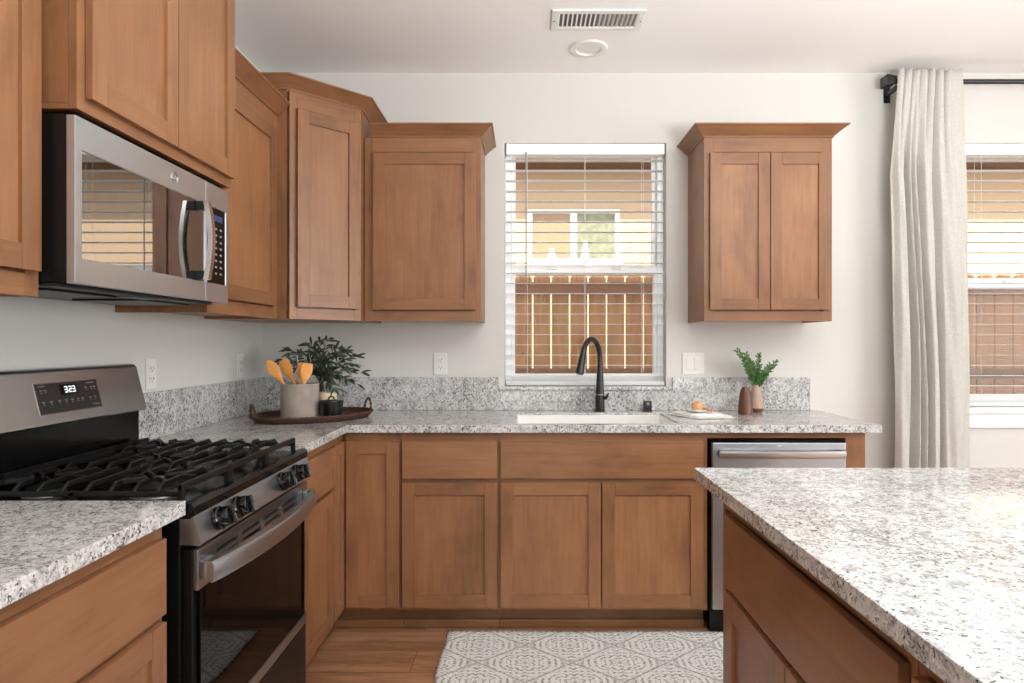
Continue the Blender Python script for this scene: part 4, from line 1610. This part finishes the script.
v1x = (745.3 - VPX) * 3.285 / F_PX
v1y = 3.285
turned('bud_vase', [(.036, .0005), (.037, .004), (.034, .054), (.027, .107), (.023, .124), (.016, .136), (.009, .138), (.008, .11), (.002, .10)],
       (v1x, v1y, ZT), WALNUT, 'tapered dark brown wooden vase in front of the beige vase')
v2x, v2y = (756.0 - VPX) * 3.375 / F_PX, 3.375
r = root('fern_vase', (v2x, v2y, ZT), 'beige vase with brown foot holding green fern sprigs', 'plant')
mb = MB().lathe([(.022, .0005), (.030, .003), (.037, .014), (.0375, .022)], (v2x, v2y, ZT), 36, 0, cap1=False)
mb.lathe([(.0375, .022), (.035, .068), (.023, .114), (.015, .134), (.016, .143), (.013, .143), (.012, .13), (.02, .09), (.002, .06)], (v2x, v2y, ZT), 36, 1, cap0=False)
build(mb, 'vase', [TERRA, BEIGE_CER], r)
mbs, mbl = MB(), MB()
rng = random.Random(5)
spr = [(-.104, -.02, .318), (-.082, .01, .312), (-.058, -.03, .285), (-.014, .02, .255), (.006, -.02, .298), (.022, .01, .24), (.055, -.03, .232), (.100, -.02, .262), (-.03, .03, .24), (.03, -.04, .215), (-.068, -.03, .25), (-.045, .02, .30), (.075, .01, .245)]
for ex, ey_, ez_ in spr:
    p0 = Vector((v2x, v2y, ZT + .10))
    p3 = Vector((v2x + ex, v2y + ey_, ZT + ez_))
    pm = Vector((v2x + ex * .25, v2y + ey_ * .3, ZT + .10 + (ez_ - .10) * .55))
    P = [((1 - s) ** 2) * p0 + 2 * s * (1 - s) * pm + s * s * p3 for s in [i / 20 for i in range(21)]]
    mbs.tube(P, [.0016 - .00005 * i for i in range(21)], 5)
    for i in range(5, 21, 1):
        t = (P[min(i + 1, 20)] - P[i - 1]).normalized()
        for k in range(2):
            an = k * PI + i * 1.9 + rng.uniform(-.5, .5)
            rad = Vector((math.cos(an), math.sin(an) * .7, 0))
            rad = rad - t * rad.dot(t)
            if rad.length < .1:
                continue
            leaf(mbl, P[i], t * .9 + rad.normalized() * .9, Vector((0, -1, .4)), rng.uniform(.026, .038) * (1.15 - i / 40), .0052, droop=.05)
build(mbs, 'stems', FERN, r)
build(mbl, 'leaves', FERN, r, recalc=False)

# folded towel, dish and brush
tx, ty = (702 - VPX) * 3.165 / F_PX, 3.165
def towel_layer(mb, z0, z1, pts, wob):
    n = len(pts)
    lo = [(x, y, z0) for x, y in pts]
    hi = [(x + .001 * math.sin(i * 3 + wob), y, z1 + .0015 * math.sin(i * 2.1 + wob)) for i, (x, y) in enumerate(pts)]
    md = [(tx + (x - tx) * 1.025, ty + (y - ty) * 1.03, (z0 + z1) / 2) for x, y in pts]
    mb.rings([lo, md, hi])
mb = MB()
def tw(pts):
    out = []
    n = len(pts)
    for i in range(n):
        a, b = Vector(pts[i]), Vector(pts[(i + 1) % n])
        for k in range(5):
            p = a.lerp(b, k / 5)
            out.append((tx + p.x + .002 * math.sin(i * 5 + k * 1.7), ty + p.y + .002 * math.cos(i * 3 + k * 2.3)))
    return out
towel_layer(mb, ZT + .0008, ZT + .007, tw([(-.055, -.105), (.135, -.085), (.075, .075), (-.140, .085)]), 0)
towel_layer(mb, ZT + .0072, ZT + .0135, tw([(-.050, -.098), (.120, -.078), (.064, .072), (-.128, .082)]), 2)
towel_layer(mb, ZT + .0137, ZT + .0200, tw([(-.062, -.060), (.085, -.050), (.050, .074), (-.122, .080)]), 4)
build(mb, 'dish_towel', COTTON, None, 'folded white cotton towel on the worktop right of the sink', 'towel', angle=60)
dx, dy, dz = (698 - VPX) * 3.185 / F_PX, 3.185, ZT + .0225
build(MB().lathe([(.030, 0), (.045, .003), (.056, .012), (.057, .014), (.054, .013), (.043, .006), (.002, .005)], (dx, dy, dz), 36), 'soap_dish', DISH, None,
      'small white dish on the folded towel under the brush', 'dish')
hx, hy, hz = (697.5 - VPX) * 3.185 / F_PX, 3.185, dz + .0065
r = root('dish_brush', (hx, hy, hz), 'round tan dish brush lying on the white dish', 'brush')
build(MB().lathe([(.016, .0), (.026, .004), (.029, .018), (.026, .034), (.016, .043), (.003, .046)], (hx, hy, hz), 28), 'bristles', BRISTLE, r)
h0 = Vector((hx + .018, hy - .012, hz + .012))
build(MB().tube([h0, h0 + Vector((.018, -.022, -.002)), h0 + Vector((.038, -.050, -.010))], [.008, .007, .0075], 10), 'handle', PINKWOOD, r)
